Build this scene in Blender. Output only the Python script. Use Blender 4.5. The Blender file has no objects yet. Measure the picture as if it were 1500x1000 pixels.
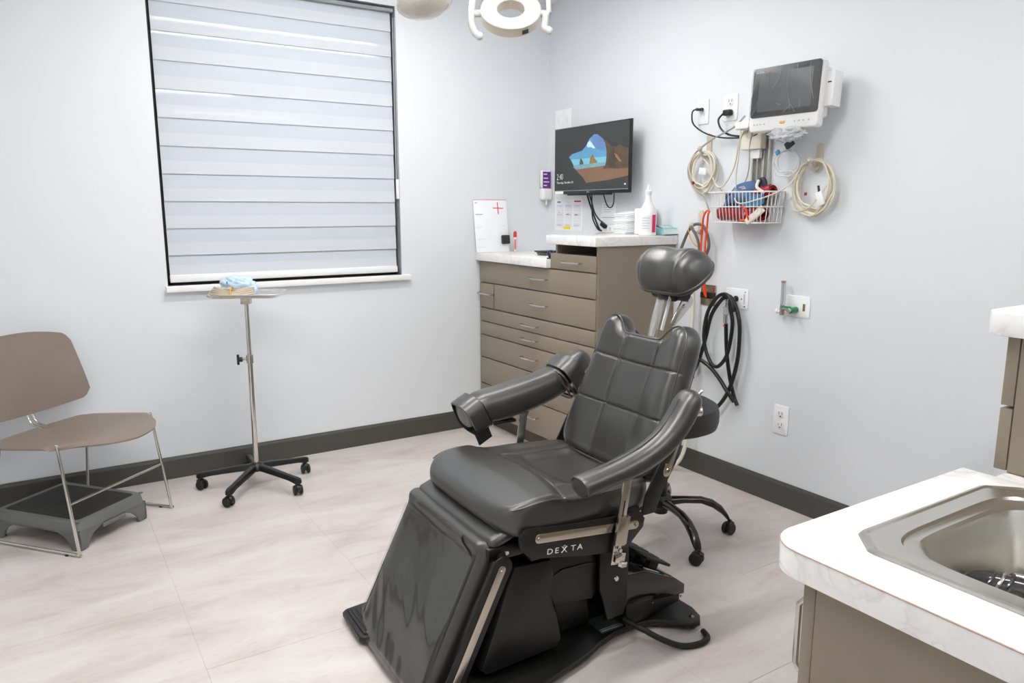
import bpy, bmesh, math, random
import numpy as np
from mathutils import Vector, Matrix, Euler, noise
random.seed(7)
PI = math.pi
SC = bpy.context.scene
COL = SC.collection

# ------------------------------------------------------------------ camera
cam_d = bpy.data.cameras.new('camera'); cam = bpy.data.objects.new('camera', cam_d); COL.objects.link(cam)
cam_d.sensor_width = 36.0; cam_d.lens = 1094.0 / 1500.0 * 36.0; cam_d.clip_start = 0.02
cam.location = (0, 0, 1.36)
cam.rotation_euler = (math.radians(90 - 10.05), 0, math.radians(-32.41))
SC.camera = cam
# ------------------------------------------------------------------ world
w = bpy.data.worlds.new('world'); SC.world = w; w.use_nodes = True
w.node_tree.nodes['Background'].inputs[0].default_value = (0.55, 0.62, 0.75, 1)
w.node_tree.nodes['Background'].inputs[1].default_value = 0.15
SC.view_settings.view_transform = 'Standard'; SC.view_settings.look = 'None'
SC.view_settings.exposure = -0.07; SC.view_settings.gamma = 1.0; SC.view_settings.use_curve_mapping = False
LED_POWER = 58.0
LED_COLOR = (1.0, 0.99, 0.985)

XW, YW, ZC = 2.83, 4.02, 2.60
XL, YF = -1.5, -1.3

# ------------------------------------------------------------------ materials
def srgb(c):
    return tuple(((x / 255.0) / 12.92 if x / 255.0 <= 0.04045 else ((x / 255.0 + 0.055) / 1.055) ** 2.4) for x in c) + (1,)
MATS = {}
def mat(name, rgb, rough=0.5, metal=0.0, coat=0.0, bump=0.0, bscale=200.0, vary=0.0, vscale=4.0, emit=None, trans=0.0, alpha=1.0, coat_rough=0.05, spec=0.5, sheen=0.0):
    if name in MATS: return MATS[name]
    m = bpy.data.materials.new(name); m.use_nodes = True; nt = m.node_tree; b = nt.nodes['Principled BSDF']
    c = srgb(rgb)
    b.inputs['Base Color'].default_value = c; b.inputs['Roughness'].default_value = rough
    b.inputs['Metallic'].default_value = metal; b.inputs['Coat Weight'].default_value = coat; b.inputs['Coat Roughness'].default_value = coat_rough
    b.inputs['Specular IOR Level'].default_value = spec
    b.inputs['Sheen Weight'].default_value = sheen
    b.inputs['Transmission Weight'].default_value = trans; b.inputs['Alpha'].default_value = alpha
    tc = nt.nodes.new('ShaderNodeTexCoord')
    if vary > 0:
        n = nt.nodes.new('ShaderNodeTexNoise'); n.inputs['Scale'].default_value = vscale; n.inputs['Detail'].default_value = 5
        nt.links.new(tc.outputs['Object'], n.inputs['Vector'])
        r = nt.nodes.new('ShaderNodeMapRange'); r.inputs[3].default_value = 1 - vary; r.inputs[4].default_value = 1 + vary
        r.inputs[1].default_value = 0.3; r.inputs[2].default_value = 0.7
        nt.links.new(n.outputs[0], r.inputs[0])
        mx = nt.nodes.new('ShaderNodeMix'); mx.data_type = 'RGBA'; mx.blend_type = 'MULTIPLY'; mx.inputs[0].default_value = 1
        mx.inputs[6].default_value = c; nt.links.new(r.outputs[0], mx.inputs[7]); nt.links.new(mx.outputs[2], b.inputs['Base Color'])
    if bump > 0:
        n2 = nt.nodes.new('ShaderNodeTexNoise'); n2.inputs['Scale'].default_value = bscale; n2.inputs['Detail'].default_value = 3
        nt.links.new(tc.outputs['Object'], n2.inputs['Vector'])
        bp = nt.nodes.new('ShaderNodeBump'); bp.inputs['Strength'].default_value = bump; bp.inputs['Distance'].default_value = 0.002
        nt.links.new(n2.outputs[0], bp.inputs['Height']); nt.links.new(bp.outputs[0], b.inputs['Normal'])
    if emit:
        b.inputs['Emission Color'].default_value = c if emit[1] is None else tuple(emit[1]) + (1,); b.inputs['Emission Strength'].default_value = emit[0]
    MATS[name] = m; return m

def marble(name, base, vein, rough=0.25):
    m = mat(name, base, rough, bump=0.03, bscale=300); nt = m.node_tree; b = nt.nodes['Principled BSDF']
    tc = nt.nodes.new('ShaderNodeTexCoord')
    n = nt.nodes.new('ShaderNodeTexNoise'); n.inputs['Scale'].default_value = 9; n.inputs['Detail'].default_value = 8; n.inputs['Distortion'].default_value = 1.6
    nt.links.new(tc.outputs['Object'], n.inputs['Vector'])
    cr = nt.nodes.new('ShaderNodeValToRGB'); e = cr.color_ramp.elements
    e[0].position = 0.40; e[0].color = srgb(base); e[1].position = 0.62; e[1].color = srgb(base)
    k = cr.color_ramp.elements.new(0.49); k.color = srgb([0.55 * a + 0.45 * v for a, v in zip(base, vein)])
    k = cr.color_ramp.elements.new(0.515); k.color = srgb(vein)
    k = cr.color_ramp.elements.new(0.545); k.color = srgb(base)
    nt.links.new(n.outputs[0], cr.inputs[0])
    n3 = nt.nodes.new('ShaderNodeTexNoise'); n3.inputs['Scale'].default_value = 3.5; n3.inputs['Detail'].default_value = 3
    nt.links.new(tc.outputs['Object'], n3.inputs['Vector'])
    mr = nt.nodes.new('ShaderNodeMapRange'); mr.inputs[1].default_value = 0.42; mr.inputs[2].default_value = 0.6
    nt.links.new(n3.outputs[0], mr.inputs[0])
    mx = nt.nodes.new('ShaderNodeMix'); mx.data_type = 'RGBA'; mx.inputs[6].default_value = srgb(base)
    nt.links.new(mr.outputs[0], mx.inputs[0]); nt.links.new(cr.outputs[0], mx.inputs[7]); nt.links.new(mx.outputs[2], b.inputs['Base Color'])
    return m

M_WALL = mat('wall_paint', (227, 231, 234), 0.55, bump=0.06, bscale=420)
M_CEIL = mat('ceiling_paint', (240, 241, 242), 0.8, bump=0.05, bscale=300)
M_BASE = mat('baseboard_paint', (70, 70, 64), 0.4, coat=0.2)
M_SILL = mat('sill_white', (245, 245, 244), 0.3)
M_TAUPE = mat('taupe_laminate', (142, 130, 113), 0.42, vary=0.03, vscale=3)
M_TAUPE_D = mat('taupe_carcass', (128, 116, 100), 0.45, vary=0.03, vscale=3)
M_DARKGAP = mat('dark_recess', (40, 36, 32), 0.8, vary=0.05)
M_TOE = mat('toe_kick_brown', (92, 80, 72), 0.6, vary=0.04)
M_MARBLE = marble('marble_laminate', (243, 242, 240), (226, 222, 217), 0.22)
M_LEATHER = mat('black_leather', (46, 45, 42), 0.36, bump=0.14, bscale=650, vary=0.04, vscale=9, spec=0.9, coat=0.35, coat_rough=0.28)
M_STITCH = mat('grey_stitching', (78, 76, 72), 0.6, vary=0.1, vscale=300)
M_BLACKM = mat('black_powder_coat', (20, 19, 18), 0.40, bump=0.06, bscale=900, vary=0.03)
M_BLACKP = mat('black_plastic', (17, 17, 17), 0.36, bump=0.04, bscale=700, vary=0.03)
M_BLACKG = mat('glossy_black', (14, 14, 15), 0.12, coat=0.5, vary=0.02)
M_RUBBER = mat('black_rubber', (22, 21, 20), 0.55, bump=0.15, bscale=500, vary=0.05)
M_CHROME = mat('chrome', (215, 212, 205), 0.10, 1.0, vary=0.02)
M_STEEL = mat('brushed_steel', (196, 188, 176), 0.26, 1.0, bump=0.05, bscale=120, vary=0.04)
M_SINK = mat('sink_steel', (204, 201, 194), 0.27, 1.0, bump=0.03, bscale=90, vary=0.04, vscale=8)
M_NICKEL = mat('satin_nickel', (205, 202, 196), 0.25, 1.0, vary=0.03)
M_WHITEP = mat('white_plastic', (238, 238, 236), 0.35, bump=0.02, bscale=500)
M_CREAMP = mat('cream_plastic', (226, 221, 206), 0.38, vary=0.03)
M_LAMPW = mat('lamp_white', (206, 205, 201), 0.25, coat=0.3, vary=0.02)
M_LAMPB = mat('lamp_beige', (206, 196, 180), 0.35, vary=0.03)
M_PLATE = mat('wall_plate_white', (243, 244, 245), 0.3, vary=0.01)
M_CHAIRP = mat('taupe_plastic', (132, 118, 107), 0.45, bump=0.12, bscale=380, vary=0.04, vscale=8)
M_STOOLG = mat('grey_plastic', (108, 110, 107), 0.5, bump=0.08, bscale=300, vary=0.04)
M_MATBLK = mat('black_tread', (44, 43, 41), 0.75, bump=0.4, bscale=500, vary=0.06)
M_PAPER = mat('white_paper', (244, 245, 247), 0.7, bump=0.02, bscale=80)
M_RED = mat('red_ink', (225, 40, 35), 0.5, vary=0.03)
M_PINK = mat('magenta_label', (232, 36, 110), 0.5, vary=0.03)
M_YEL = mat('yellow_ink', (244, 222, 50), 0.5, vary=0.03)
M_BLUEI = mat('blue_ink', (60, 140, 190), 0.5, vary=0.03)
M_GREYI = mat('grey_ink', (186, 188, 194), 0.6, vary=0.03)
M_LGREYI = mat('light_grey_ink', (230, 232, 236), 0.6, vary=0.02)
M_OLIVE = mat('olive_ink', (120, 118, 60), 0.6, vary=0.03)
M_PURPLE = mat('purple_label_and_glint', (110, 45, 140), 0.45, vary=0.03)
M_CABLEW = mat('ivory_cable', (220, 213, 192), 0.42, vary=0.03)
M_CABLEG = mat('grey_cable', (170, 166, 158), 0.42, vary=0.04)
M_CABLEB = mat('black_cable', (22, 22, 22), 0.32, vary=0.03)
M_CABLET = mat('brown_grey_cable', (112, 102, 92), 0.45, vary=0.05)
M_ORANGE = mat('orange_red_cable', (238, 72, 34), 0.4, vary=0.03)
M_BLUEF = mat('blue_nylon', (66, 94, 134), 0.55, bump=0.25, bscale=120, vary=0.12, vscale=30)
M_BLUEF2 = mat('bright_blue_nylon', (58, 120, 165), 0.55, bump=0.2, bscale=120, vary=0.1, vscale=30)
M_NAVY = mat('navy_nylon', (38, 42, 60), 0.55, bump=0.2, bscale=120, vary=0.1)
M_REDF = mat('dark_red_nylon', (160, 38, 46), 0.5, bump=0.2, bscale=120, vary=0.12, vscale=30)
M_GREEN = mat('green_plastic', (20, 130, 85), 0.3, vary=0.03)
M_TEALT = mat('teal_tissue', (150, 205, 205), 0.8, bump=0.2, bscale=60, vary=0.05)
M_BEIGEH = mat('beige_hose', (186, 172, 154), 0.5, vary=0.04)
M_YBAND = mat('yellow_band', (228, 170, 60), 0.5, vary=0.04)
M_BAGBL = mat('pale_blue_film', (196, 220, 238), 0.3, bump=0.5, bscale=45, vary=0.06, vscale=20)
M_CRYST = mat('clear_plastic', (225, 228, 228), 0.12, trans=0.85, vary=0.02)
M_DKCAB = mat('dark_glossy_tube', (46, 46, 48), 0.18, coat=0.4, vary=0.05)
M_LED = mat('led_diffuser', (255, 255, 255), 0.5, emit=(LED_POWER, LED_COLOR))
M_BLINDO = mat('blind_opaque', (208, 213, 218), 0.75, bump=0.04, bscale=600, spec=.15, coat=0.10, coat_rough=0.03)
M_BLINDS = mat('blind_sheer', (200, 206, 214), 0.70, bump=0.02, bscale=600, spec=.15, coat=0.16, coat_rough=0.03)
M_WFRAME = mat('window_frame_dark', (48, 42, 38), 0.5, vary=0.04)
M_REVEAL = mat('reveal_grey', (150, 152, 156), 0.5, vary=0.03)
M_GLASS = mat('window_glass', (40, 48, 60), 0.03, vary=0.02, trans=0.8)

def floor_mat():
    m = mat('vinyl_stone', (198, 184, 176), 0.42, bump=0.05, bscale=160); nt = m.node_tree; b = nt.nodes['Principled BSDF']
    g = nt.nodes.new('ShaderNodeNewGeometry')
    mp = nt.nodes.new('ShaderNodeMapping'); mp.inputs['Rotation'].default_value = (0, 0, 0.35); mp.inputs['Scale'].default_value = (1.0, 2.6, 1)
    nt.links.new(g.outputs['Position'], mp.inputs[0])
    n = nt.nodes.new('ShaderNodeTexNoise'); n.inputs['Scale'].default_value = 2.2; n.inputs['Detail'].default_value = 9; n.inputs['Roughness'].default_value = 0.62; n.inputs['Distortion'].default_value = 0.5
    nt.links.new(mp.outputs[0], n.inputs['Vector'])
    cr = nt.nodes.new('ShaderNodeValToRGB'); e = cr.color_ramp.elements
    e[0].position = 0.28; e[0].color = srgb((190, 178, 172)); e[1].position = 0.66; e[1].color = srgb((217, 211, 208))
    k = cr.color_ramp.elements.new(0.46); k.color = srgb((208, 198, 193))
    nt.links.new(n.outputs[0], cr.inputs[0])
    n2 = nt.nodes.new('ShaderNodeTexNoise'); n2.inputs['Scale'].default_value = 26; n2.inputs['Detail'].default_value = 6; n2.inputs['Distortion'].default_value = 1.0
    nt.links.new(mp.outputs[0], n2.inputs['Vector'])
    mr = nt.nodes.new('ShaderNodeMapRange'); mr.inputs[1].default_value = 0.3; mr.inputs[2].default_value = 0.45; mr.inputs[3].default_value = 0.93; mr.inputs[4].default_value = 1.0
    nt.links.new(n2.outputs[0], mr.inputs[0])
    mx = nt.nodes.new('ShaderNodeMix'); mx.data_type = 'RGBA'; mx.blend_type = 'MULTIPLY'; mx.inputs[0].default_value = 1
    nt.links.new(cr.outputs[0], mx.inputs[6]); nt.links.new(mr.outputs[0], mx.inputs[7]); nt.links.new(mx.outputs[2], b.inputs['Base Color'])
    return m
M_FLOOR = floor_mat()
M_JOINT = mat('floor_joint', (186, 176, 170), 0.7, vary=0.03)

def film_mat(name='clear_film', haze=.20, haze_rgb=(140, 140, 136), rough=.07, ior=1.6):
    m = bpy.data.materials.new(name); m.use_nodes = True; nt = m.node_tree
    for n in list(nt.nodes): nt.nodes.remove(n)
    N = nt.nodes.new; L = nt.links.new
    o = N('ShaderNodeOutputMaterial'); t = N('ShaderNodeBsdfTransparent'); d = N('ShaderNodeBsdfDiffuse'); g = N('ShaderNodeBsdfGlossy'); f = N('ShaderNodeFresnel')
    d.inputs[0].default_value = srgb(haze_rgb); g.inputs['Roughness'].default_value = rough; f.inputs[0].default_value = ior
    tc = N('ShaderNodeTexCoord'); ns = N('ShaderNodeTexNoise'); ns.inputs['Scale'].default_value = 5; ns.inputs['Detail'].default_value = 4
    L(tc.outputs['Object'], ns.inputs['Vector'])
    mr = N('ShaderNodeMapRange'); mr.inputs[3].default_value = haze * .4; mr.inputs[4].default_value = haze * 1.6; L(ns.outputs[0], mr.inputs[0])
    m1 = N('ShaderNodeMixShader'); L(mr.outputs[0], m1.inputs[0]); L(t.outputs[0], m1.inputs[1]); L(d.outputs[0], m1.inputs[2])
    m2 = N('ShaderNodeMixShader'); L(f.outputs[0], m2.inputs[0]); L(m1.outputs[0], m2.inputs[1]); L(g.outputs[0], m2.inputs[2]); L(m2.outputs[0], o.inputs[0])
    MATS[name] = m; return m
M_FILM = film_mat()

# ------------------------------------------------------------------ geometry helpers
def basis(o, x, y, z):
    m = Matrix.Identity(4)
    for i, a in enumerate((x, y, z)):
        for j in range(3): m[j][i] = a[j]
    for j in range(3): m[j][3] = o[j]
    return m
def T(x, y, z): return Matrix.Translation((x, y, z))
def RX(a): return Matrix.Rotation(a, 4, 'X')
def RY(a): return Matrix.Rotation(a, 4, 'Y')
def RZ(a): return Matrix.Rotation(a, 4, 'Z')
def spline(pts, n=8, closed=False):
    P = [Vector(p) for p in pts]; L = len(P); out = []
    rng = L if closed else L - 1
    for i in range(rng):
        if closed: a, b, c, d = P[(i - 1) % L], P[i], P[(i + 1) % L], P[(i + 2) % L]
        else: a, b, c, d = P[max(i - 1, 0)], P[i], P[i + 1], P[min(i + 2, L - 1)]
        for k in range(n):
            t = k / n
            out.append(0.5 * ((2 * b) + (c - a) * t + (2 * a - 5 * b + 4 * c - d) * t * t + (3 * b - a - 3 * c + d) * t ** 3))
    if not closed: out.append(P[-1].copy())
    return out

class G:
    def __init__(s, M=None): s.v = []; s.f = []; s.M = M or Matrix.Identity(4)
    def add(s, vs, fs, M=None):
        M = s.M @ M if M is not None else s.M; n = len(s.v)
        s.v += [tuple(M @ Vector(p)) for p in vs]; s.f += [tuple(i + n for i in f) for f in fs]; return s
    def addbm(s, bm, M=None):
        bm.verts.index_update(); s.add([v.co.copy() for v in bm.verts], [[v.index for v in f.verts] for f in bm.faces], M); bm.free(); return s
    def box(s, x0, x1, y0, y1, z0, z1, bev=0.0, seg=2, M=None):
        bm = bmesh.new(); bmesh.ops.create_cube(bm, size=1)
        for v in bm.verts: v.co = Vector(((x0 + x1) / 2 + v.co.x * (x1 - x0), (y0 + y1) / 2 + v.co.y * (y1 - y0), (z0 + z1) / 2 + v.co.z * (z1 - z0)))
        if bev > 0: bmesh.ops.bevel(bm, geom=bm.edges[:], offset=bev, segments=seg, affect='EDGES', profile=0.5)
        return s.addbm(bm, M)
    def prism(s, poly, t0, t1, M=None, bev=0.0, seg=2, holes=None):
        bm = bmesh.new(); vs = [bm.verts.new((p[0], p[1], t0)) for p in poly]; f = bm.faces.new(vs)
        r = bmesh.ops.extrude_face_region(bm, geom=[f]); nv = [e for e in r['geom'] if isinstance(e, bmesh.types.BMVert)]
        for v in nv: v.co.z = t1
        bmesh.ops.recalc_face_normals(bm, faces=bm.faces)
        if bev > 0:
            ed = [e for e in bm.edges if abs(e.verts[0].co.z - e.verts[1].co.z) < 1e-9]
            bmesh.ops.bevel(bm, geom=ed, offset=bev, segments=seg, affect='EDGES', profile=0.5)
        return s.addbm(bm, M)
    def tube(s, pts, r, seg=10, n=8, closed=False, smooth=True, M=None, flat=1.0, caps=True):
        P = spline(pts, n, closed) if smooth else [Vector(p) for p in pts]
        L = len(P); rr = r if callable(r) else (lambda t: r); vs = []; fs = []
        tan = []
        for i in range(L):
            if closed: d = P[(i + 1) % L] - P[i - 1]
            else: d = P[min(i + 1, L - 1)] - P[max(i - 1, 0)]
            if d.length < 1e-9: d = Vector((0, 0, 1))
            tan.append(d.normalized())
        up = Vector((0, 0, 1)) if abs(tan[0].z) < 0.9 else Vector((0, 1, 0))
        x = tan[0].cross(up).normalized()
        for i in range(L):
            x = (x - tan[i] * x.dot(tan[i]))
            x = x.normalized() if x.length > 1e-6 else tan[i].orthogonal().normalized()
            y = tan[i].cross(x); q = rr(i / max(L - 1, 1))
            for k in range(seg):
                a = 2 * PI * k / seg; vs.append(P[i] + x * math.cos(a) * q + y * math.sin(a) * q * flat)
        R = L if closed else L - 1
        for i in range(R):
            j = (i + 1) % L
            for k in range(seg):
                k2 = (k + 1) % seg; fs.append((i * seg + k, i * seg + k2, j * seg + k2, j * seg + k))
        if not closed and caps: fs.append(tuple(range(seg))[::-1]); fs.append(tuple((L - 1) * seg + k for k in range(seg)))
        return s.add(vs, fs, M)
    def cyl(s, p0, p1, r, r2=None, seg=20, M=None, bev=0.0):
        p0 = Vector(p0); p1 = Vector(p1); d = (p1 - p0); L = d.length; z = d.normalized(); x = z.orthogonal().normalized(); y = z.cross(x)
        r2 = r if r2 is None else r2
        pr = [(0, 0), (r - bev, 0), (r, bev), (r2, L - bev), (r2 - bev, L), (0, L)] if bev else [(0, 0), (r, 0), (r2, L), (0, L)]
        B = basis(p0, x, y, z); return s.lathe(pr, seg, (M @ B) if M is not None else B)
    def lathe(s, prof, seg=32, M=None):
        vs = []; fs = []; idx = []
        for (r, z) in prof:
            if r < 1e-7: idx.append([len(vs)]); vs.append((0, 0, z))
            else:
                idx.append(list(range(len(vs), len(vs) + seg))); vs += [(r * math.cos(2 * PI * k / seg), r * math.sin(2 * PI * k / seg), z) for k in range(seg)]
        for a, b in zip(idx[:-1], idx[1:]):
            for k in range(seg):
                k2 = (k + 1) % seg
                if len(a) == 1 and len(b) == 1: continue
                if len(a) == 1: fs.append((a[0], b[k2], b[k]))
                elif len(b) == 1: fs.append((a[k], a[k2], b[0]))
                else: fs.append((a[k], a[k2], b[k2], b[k]))
        return s.add(vs, fs, M)
    def sphere(s, c, r, seg=20, sc=(1, 1, 1), M=None):
        n = seg // 2; pr = [(r * math.sin(PI * i / n) if 0 < i < n else 0, -r * math.cos(PI * i / n)) for i in range(n + 1)]
        B = T(*c) @ Matrix.Diagonal((sc[0], sc[1], sc[2], 1)); return s.lathe(pr, seg, (M @ B) if M is not None else B)
    def quad(s, a, b, c, d, M=None): return s.add([a, b, c, d], [(0, 1, 2, 3)], M)
    def loft(s, rings, M=None, caps=True, closed_u=False):
        n = len(rings[0]); vs = [p for r in rings for p in r]; fs = []
        R = len(rings) if closed_u else len(rings) - 1
        for i in range(R):
            j = (i + 1) % len(rings)
            for k in range(n): fs.append((i * n + k, i * n + (k + 1) % n, j * n + (k + 1) % n, j * n + k))
        if caps and not closed_u: fs.append(tuple(range(n))[::-1]); fs.append(tuple((len(rings) - 1) * n + k for k in range(n)))
        return s.add(vs, fs, M)
    def build(s, name, m, parent=None, smooth=True, ang=38, label=None):
        me = bpy.data.meshes.new(name); me.from_pydata(s.v, [], s.f); me.update()
        bm = bmesh.new(); bm.from_mesh(me); bmesh.ops.recalc_face_normals(bm, faces=bm.faces); bm.to_mesh(me); bm.free()
        me.materials.append(m)
        if smooth:
            me.shade_smooth(); me.set_sharp_from_angle(angle=math.radians(ang))
        o = bpy.data.objects.new(name, me); COL.objects.link(o)
        if parent is not None: o.parent = parent
        if label: o['label'] = label
        return o

def thing(name, label, cat, loc=(0, 0, 0), rz=0.0, group=None, rot=None):
    o = bpy.data.objects.new(name, None); COL.objects.link(o); o.location = loc; o.rotation_euler = rot or (0, 0, rz); o.empty_display_size = 0.05
    o['label'] = label; o['category'] = cat
    if group: o['group'] = group
    return o
def tag(o, label, cat, group=None):
    o['label'] = label; o['category'] = cat
    if group: o['group'] = group
    return o
def struct(o): o['kind'] = 'structure'; return o
def rebase(root, loc):
    """move an empty's origin to loc while its children keep their place"""
    d = root.matrix_basis.inverted() @ Vector(loc)
    for c in COL.objects:
        if c.parent == root: c.location = c.location - d
    root.location = loc
def text_mesh(body, size, name, m, parent, M, extrude=0.0003, align='LEFT', spacing=1.0, xs=1.0, thin=0.0):
    cu = bpy.data.curves.new('txt', 'FONT'); cu.body = body; cu.size = size; cu.extrude = extrude; cu.align_x = align; cu.space_character = spacing; cu.resolution_u = 3; cu.offset = -thin
    o = bpy.data.objects.new('txt', cu); COL.objects.link(o); dg = bpy.context.evaluated_depsgraph_get(); dg.update()
    me = bpy.data.meshes.new_from_object(o.evaluated_get(dg)); bpy.data.objects.remove(o); bpy.data.curves.remove(cu)
    me.name = name; me.transform(M @ Matrix.Diagonal((xs, 1, 1, 1))); me.materials.clear(); me.materials.append(m)
    ob = bpy.data.objects.new(name, me); COL.objects.link(ob); ob.parent = parent; return ob

def cushion(outline, M, Hf, Hb, r, rb=None, nring=56, nang=300, center=(0, 0), pw=2.0):
    """closed pillow over a star shaped outline in (a,b); Hf/Hb are callables (a,b)->thickness, h axis of M is the front"""
    P = np.array([[p[0], p[1]] for p in outline]); c = np.array(center)
    A = P; B = np.roll(P, -1, axis=0)
    ang = np.linspace(0, 2 * PI, nang, endpoint=False); bd = []
    for th in ang:
        d = np.array([math.cos(th), math.sin(th)]); e = B - A; q = A - c
        den = d[0] * e[:, 1] - d[1] * e[:, 0]
        den = np.where(abs(den) < 1e-12, 1e-12, den)
        t = (q[:, 0] * e[:, 1] - q[:, 1] * e[:, 0]) / den; u = (q[:, 0] * d[1] - q[:, 1] * d[0]) / den
        ok = (t > 0) & (u >= -1e-6) & (u <= 1 + 1e-6); bd.append(c + d * (t[ok].max() if ok.any() else 0.01))
    bd = np.array(bd)
    ts = [(1 - (1 - i / nring) ** 1.7) for i in range(1, nring + 1)]
    def dist(p):
        e = B - A; w_ = p[None] - A; tt = np.clip((w_ * e).sum(1) / np.maximum((e * e).sum(1), 1e-12), 0, 1)
        return np.sqrt((((A + e * tt[:, None]) - p[None]) ** 2).sum(1)).min()
    rb = rb or r; g = G(); vs = []; fs = []
    def E(d, rr): x = min(d / rr, 1.0); return (1 - (1 - x) ** pw) ** (1 / pw)
    front = []; back = []
    vs.append(tuple(M @ Vector((c[0], c[1], Hf(c[0], c[1]) * E(dist(c), r)))))
    vs.append(tuple(M @ Vector((c[0], c[1], -Hb(c[0], c[1])))))
    rings_f = []; rings_b = []
    for i, t in enumerate(ts):
        rf = []; rbk = []
        last = i == nring - 1
        for k in range(nang):
            p = c + (bd[k] - c) * t; d = 0 if last else dist(p)
            rf.append(len(vs)); vs.append(tuple(M @ Vector((p[0], p[1], Hf(p[0], p[1]) * E(d, r)))))
            if last: rbk.append(rf[-1])
            elif i % 2 == 1 or i > nring - 10:
                rbk.append(len(vs)); vs.append(tuple(M @ Vector((p[0], p[1], -Hb(p[0], p[1]) * E(d, rb)))))
        rings_f.append(rf)
        if rbk: rings_b.append(rbk)
    for ri, c0, fl in ((rings_f, 0, False), (rings_b, 1, True)):
        for k in range(nang):
            k2 = (k + 1) % nang; f = (c0, ri[0][k], ri[0][k2]); fs.append(f[::-1] if fl else f)
        for a, b in zip(ri[:-1], ri[1:]):
            for k in range(nang):
                k2 = (k + 1) % nang; f = (a[k], b[k], b[k2], a[k2]); fs.append(f[::-1] if fl else f)
    g.add(vs, fs); return g, bd
def rrect(w_, h, r, n=6, cx=0, cy=0):
    out = []
    for sx, sy, a0 in ((1, 1, 0), (-1, 1, 90), (-1, -1, 180), (1, -1, 270)):
        for i in range(n + 1):
            a = math.radians(a0 + 90 * i / n); out.append((cx + sx * (w_ / 2 - r) + r * math.cos(a), cy + sy * (h / 2 - r) + r * math.sin(a)))
    return out
def smooth2(pts, n=6): return [(p.x, p.y) for p in spline([(a, b, 0) for a, b in pts], n, True)]

# frames for wall mounted things: local x along wall to the viewer's right, y up, z out of the wall
def on_right(y, z): return basis((XW, y, z), (0, -1, 0), (0, 0, 1), (-1, 0, 0))
def on_back(x, z): return basis((x, YW, z), (1, 0, 0), (0, 0, 1), (0, -1, 0))

exec_parts = []
def thingM(name, label, cat, M, group=None):
    o = thing(name, label, cat, group=group); o.matrix_basis = M; return o

# ================================================================== ROOM
fl = G().box(XL - .1, XW + .1, YF - .1, YW + .3, -0.06, -0.004).build('floor', M_JOINT, smooth=False); struct(fl)
TW, TL_ = 0.6096, 0.9144
me_cache = {}
col_i = 0
x = 0.317 - 3 * TW
while x < XW:
    off = 2.666 if col_i % 2 == 0 else 2.666 + TL_ / 2
    y = off - math.ceil((off - YF) / TL_) * TL_
    while y < YW:
        x0, x1 = max(x, XL), min(x + TW, XW); y0, y1 = max(y, YF), min(y + TL_, YW)
        if x1 - x0 > .02 and y1 - y0 > .02:
            key = (round(x1 - x0, 3), round(y1 - y0, 3)); g = .0004
            if key not in me_cache:
                o = G().box(g, key[0] - g, g, key[1] - g, -0.004, 0.0, bev=.0003, seg=1).build('tile', M_FLOOR, fl, smooth=False); me_cache[key] = o
            else:
                o = me_cache[key].copy(); COL.objects.link(o); o.parent = fl
            o.location = (x0, y0, 0)
        y += TL_
    x += TW; col_i += 1
struct(G().box(XL - .1, XW + .1, YF - .1, YW + .3, ZC, ZC + .1).build('ceiling', M_CEIL, smooth=False))
struct(G().box(XW, XW + .12, YF - .1, YW + .3, 0, ZC).build('wall_right', M_WALL, smooth=False))
struct(G().box(XL - .12, XL, YF - .1, YW + .3, 0, ZC).build('wall_left', M_WALL, smooth=False))
struct(G().box(XL, XW, YF - .12, YF, 0, ZC).build('wall_front', M_WALL, smooth=False))
WX0, WX1, WZ0, WZ1 = 0.538, 1.792, 0.985, 2.455
wb = G()
wb.box(XL, WX0, YW, YW + .2, 0, ZC); wb.box(WX1, XW, YW, YW + .2, 0, ZC); wb.box(WX0, WX1, YW, YW + .2, 0, WZ0); wb.box(WX0, WX1, YW, YW + .2, WZ1, ZC)
struct(wb.build('wall_back', M_WALL, smooth=False))
def basebd(g, L, M):   # profile extruded along local x
    pr = [(0, 0), (.012, 0), (.012, .098), (.009, .106), (.006, .108), (.004, .114), (0, .114)]
    g.loft([[(0, a, b) for a, b in pr], [(L, a, b) for a, b in pr]], M=M); return g
struct(basebd(G(), 3.80, basis((XL, YW, 0), (1, 0, 0), (0, -1, 0), (0, 0, 1))).build('baseboard_back', M_BASE, smooth=False))
struct(basebd(G(), 2.2, basis((XW, .66, 0), (0, 1, 0), (-1, 0, 0), (0, 0, 1))).build('baseboard_right', M_BASE, smooth=False))
struct(basebd(G(), YW - YF, basis((XL, YF, 0), (0, 1, 0), (1, 0, 0), (0, 0, 1))).build('baseboard_left', M_BASE, smooth=False))
# window
win = thing('window_1', 'recessed window with dark frame behind a white banded shade', 'window', (1.165, YW + .06, WZ0)); win['kind'] = 'structure'
wx, wz = (WX1 - WX0) / 2, WZ1 - WZ0
f = G(); f.box(-wx, -wx + .03, 0, .05, 0, wz); f.box(wx - .03, wx, 0, .05, 0, wz); f.box(-wx, wx, 0, .05, 0, .03); f.box(-wx, wx, 0, .05, wz - .03, wz)
f.build('window_frame', M_WFRAME, win, smooth=False)
r = G(); r.box(wx - .003, wx, -.058, 0, 0, wz); r.build('reveal', M_REVEAL, win, smooth=False)
G().box(-wx, -wx + .003, -.058, 0, 0, wz).build('reveal', M_WFRAME, win, smooth=False)
G().box(-wx + .03, wx - .03, .02, .026, .03, wz - .03).build('pane', M_GLASS, win, smooth=False)
sill = G(); sill.box(WX0 - .012, WX1 + .045, YW - .035, YW + .06, .955, .985, bev=.003)
struct(sill.build('trim_1', M_SILL, smooth=True))

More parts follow.
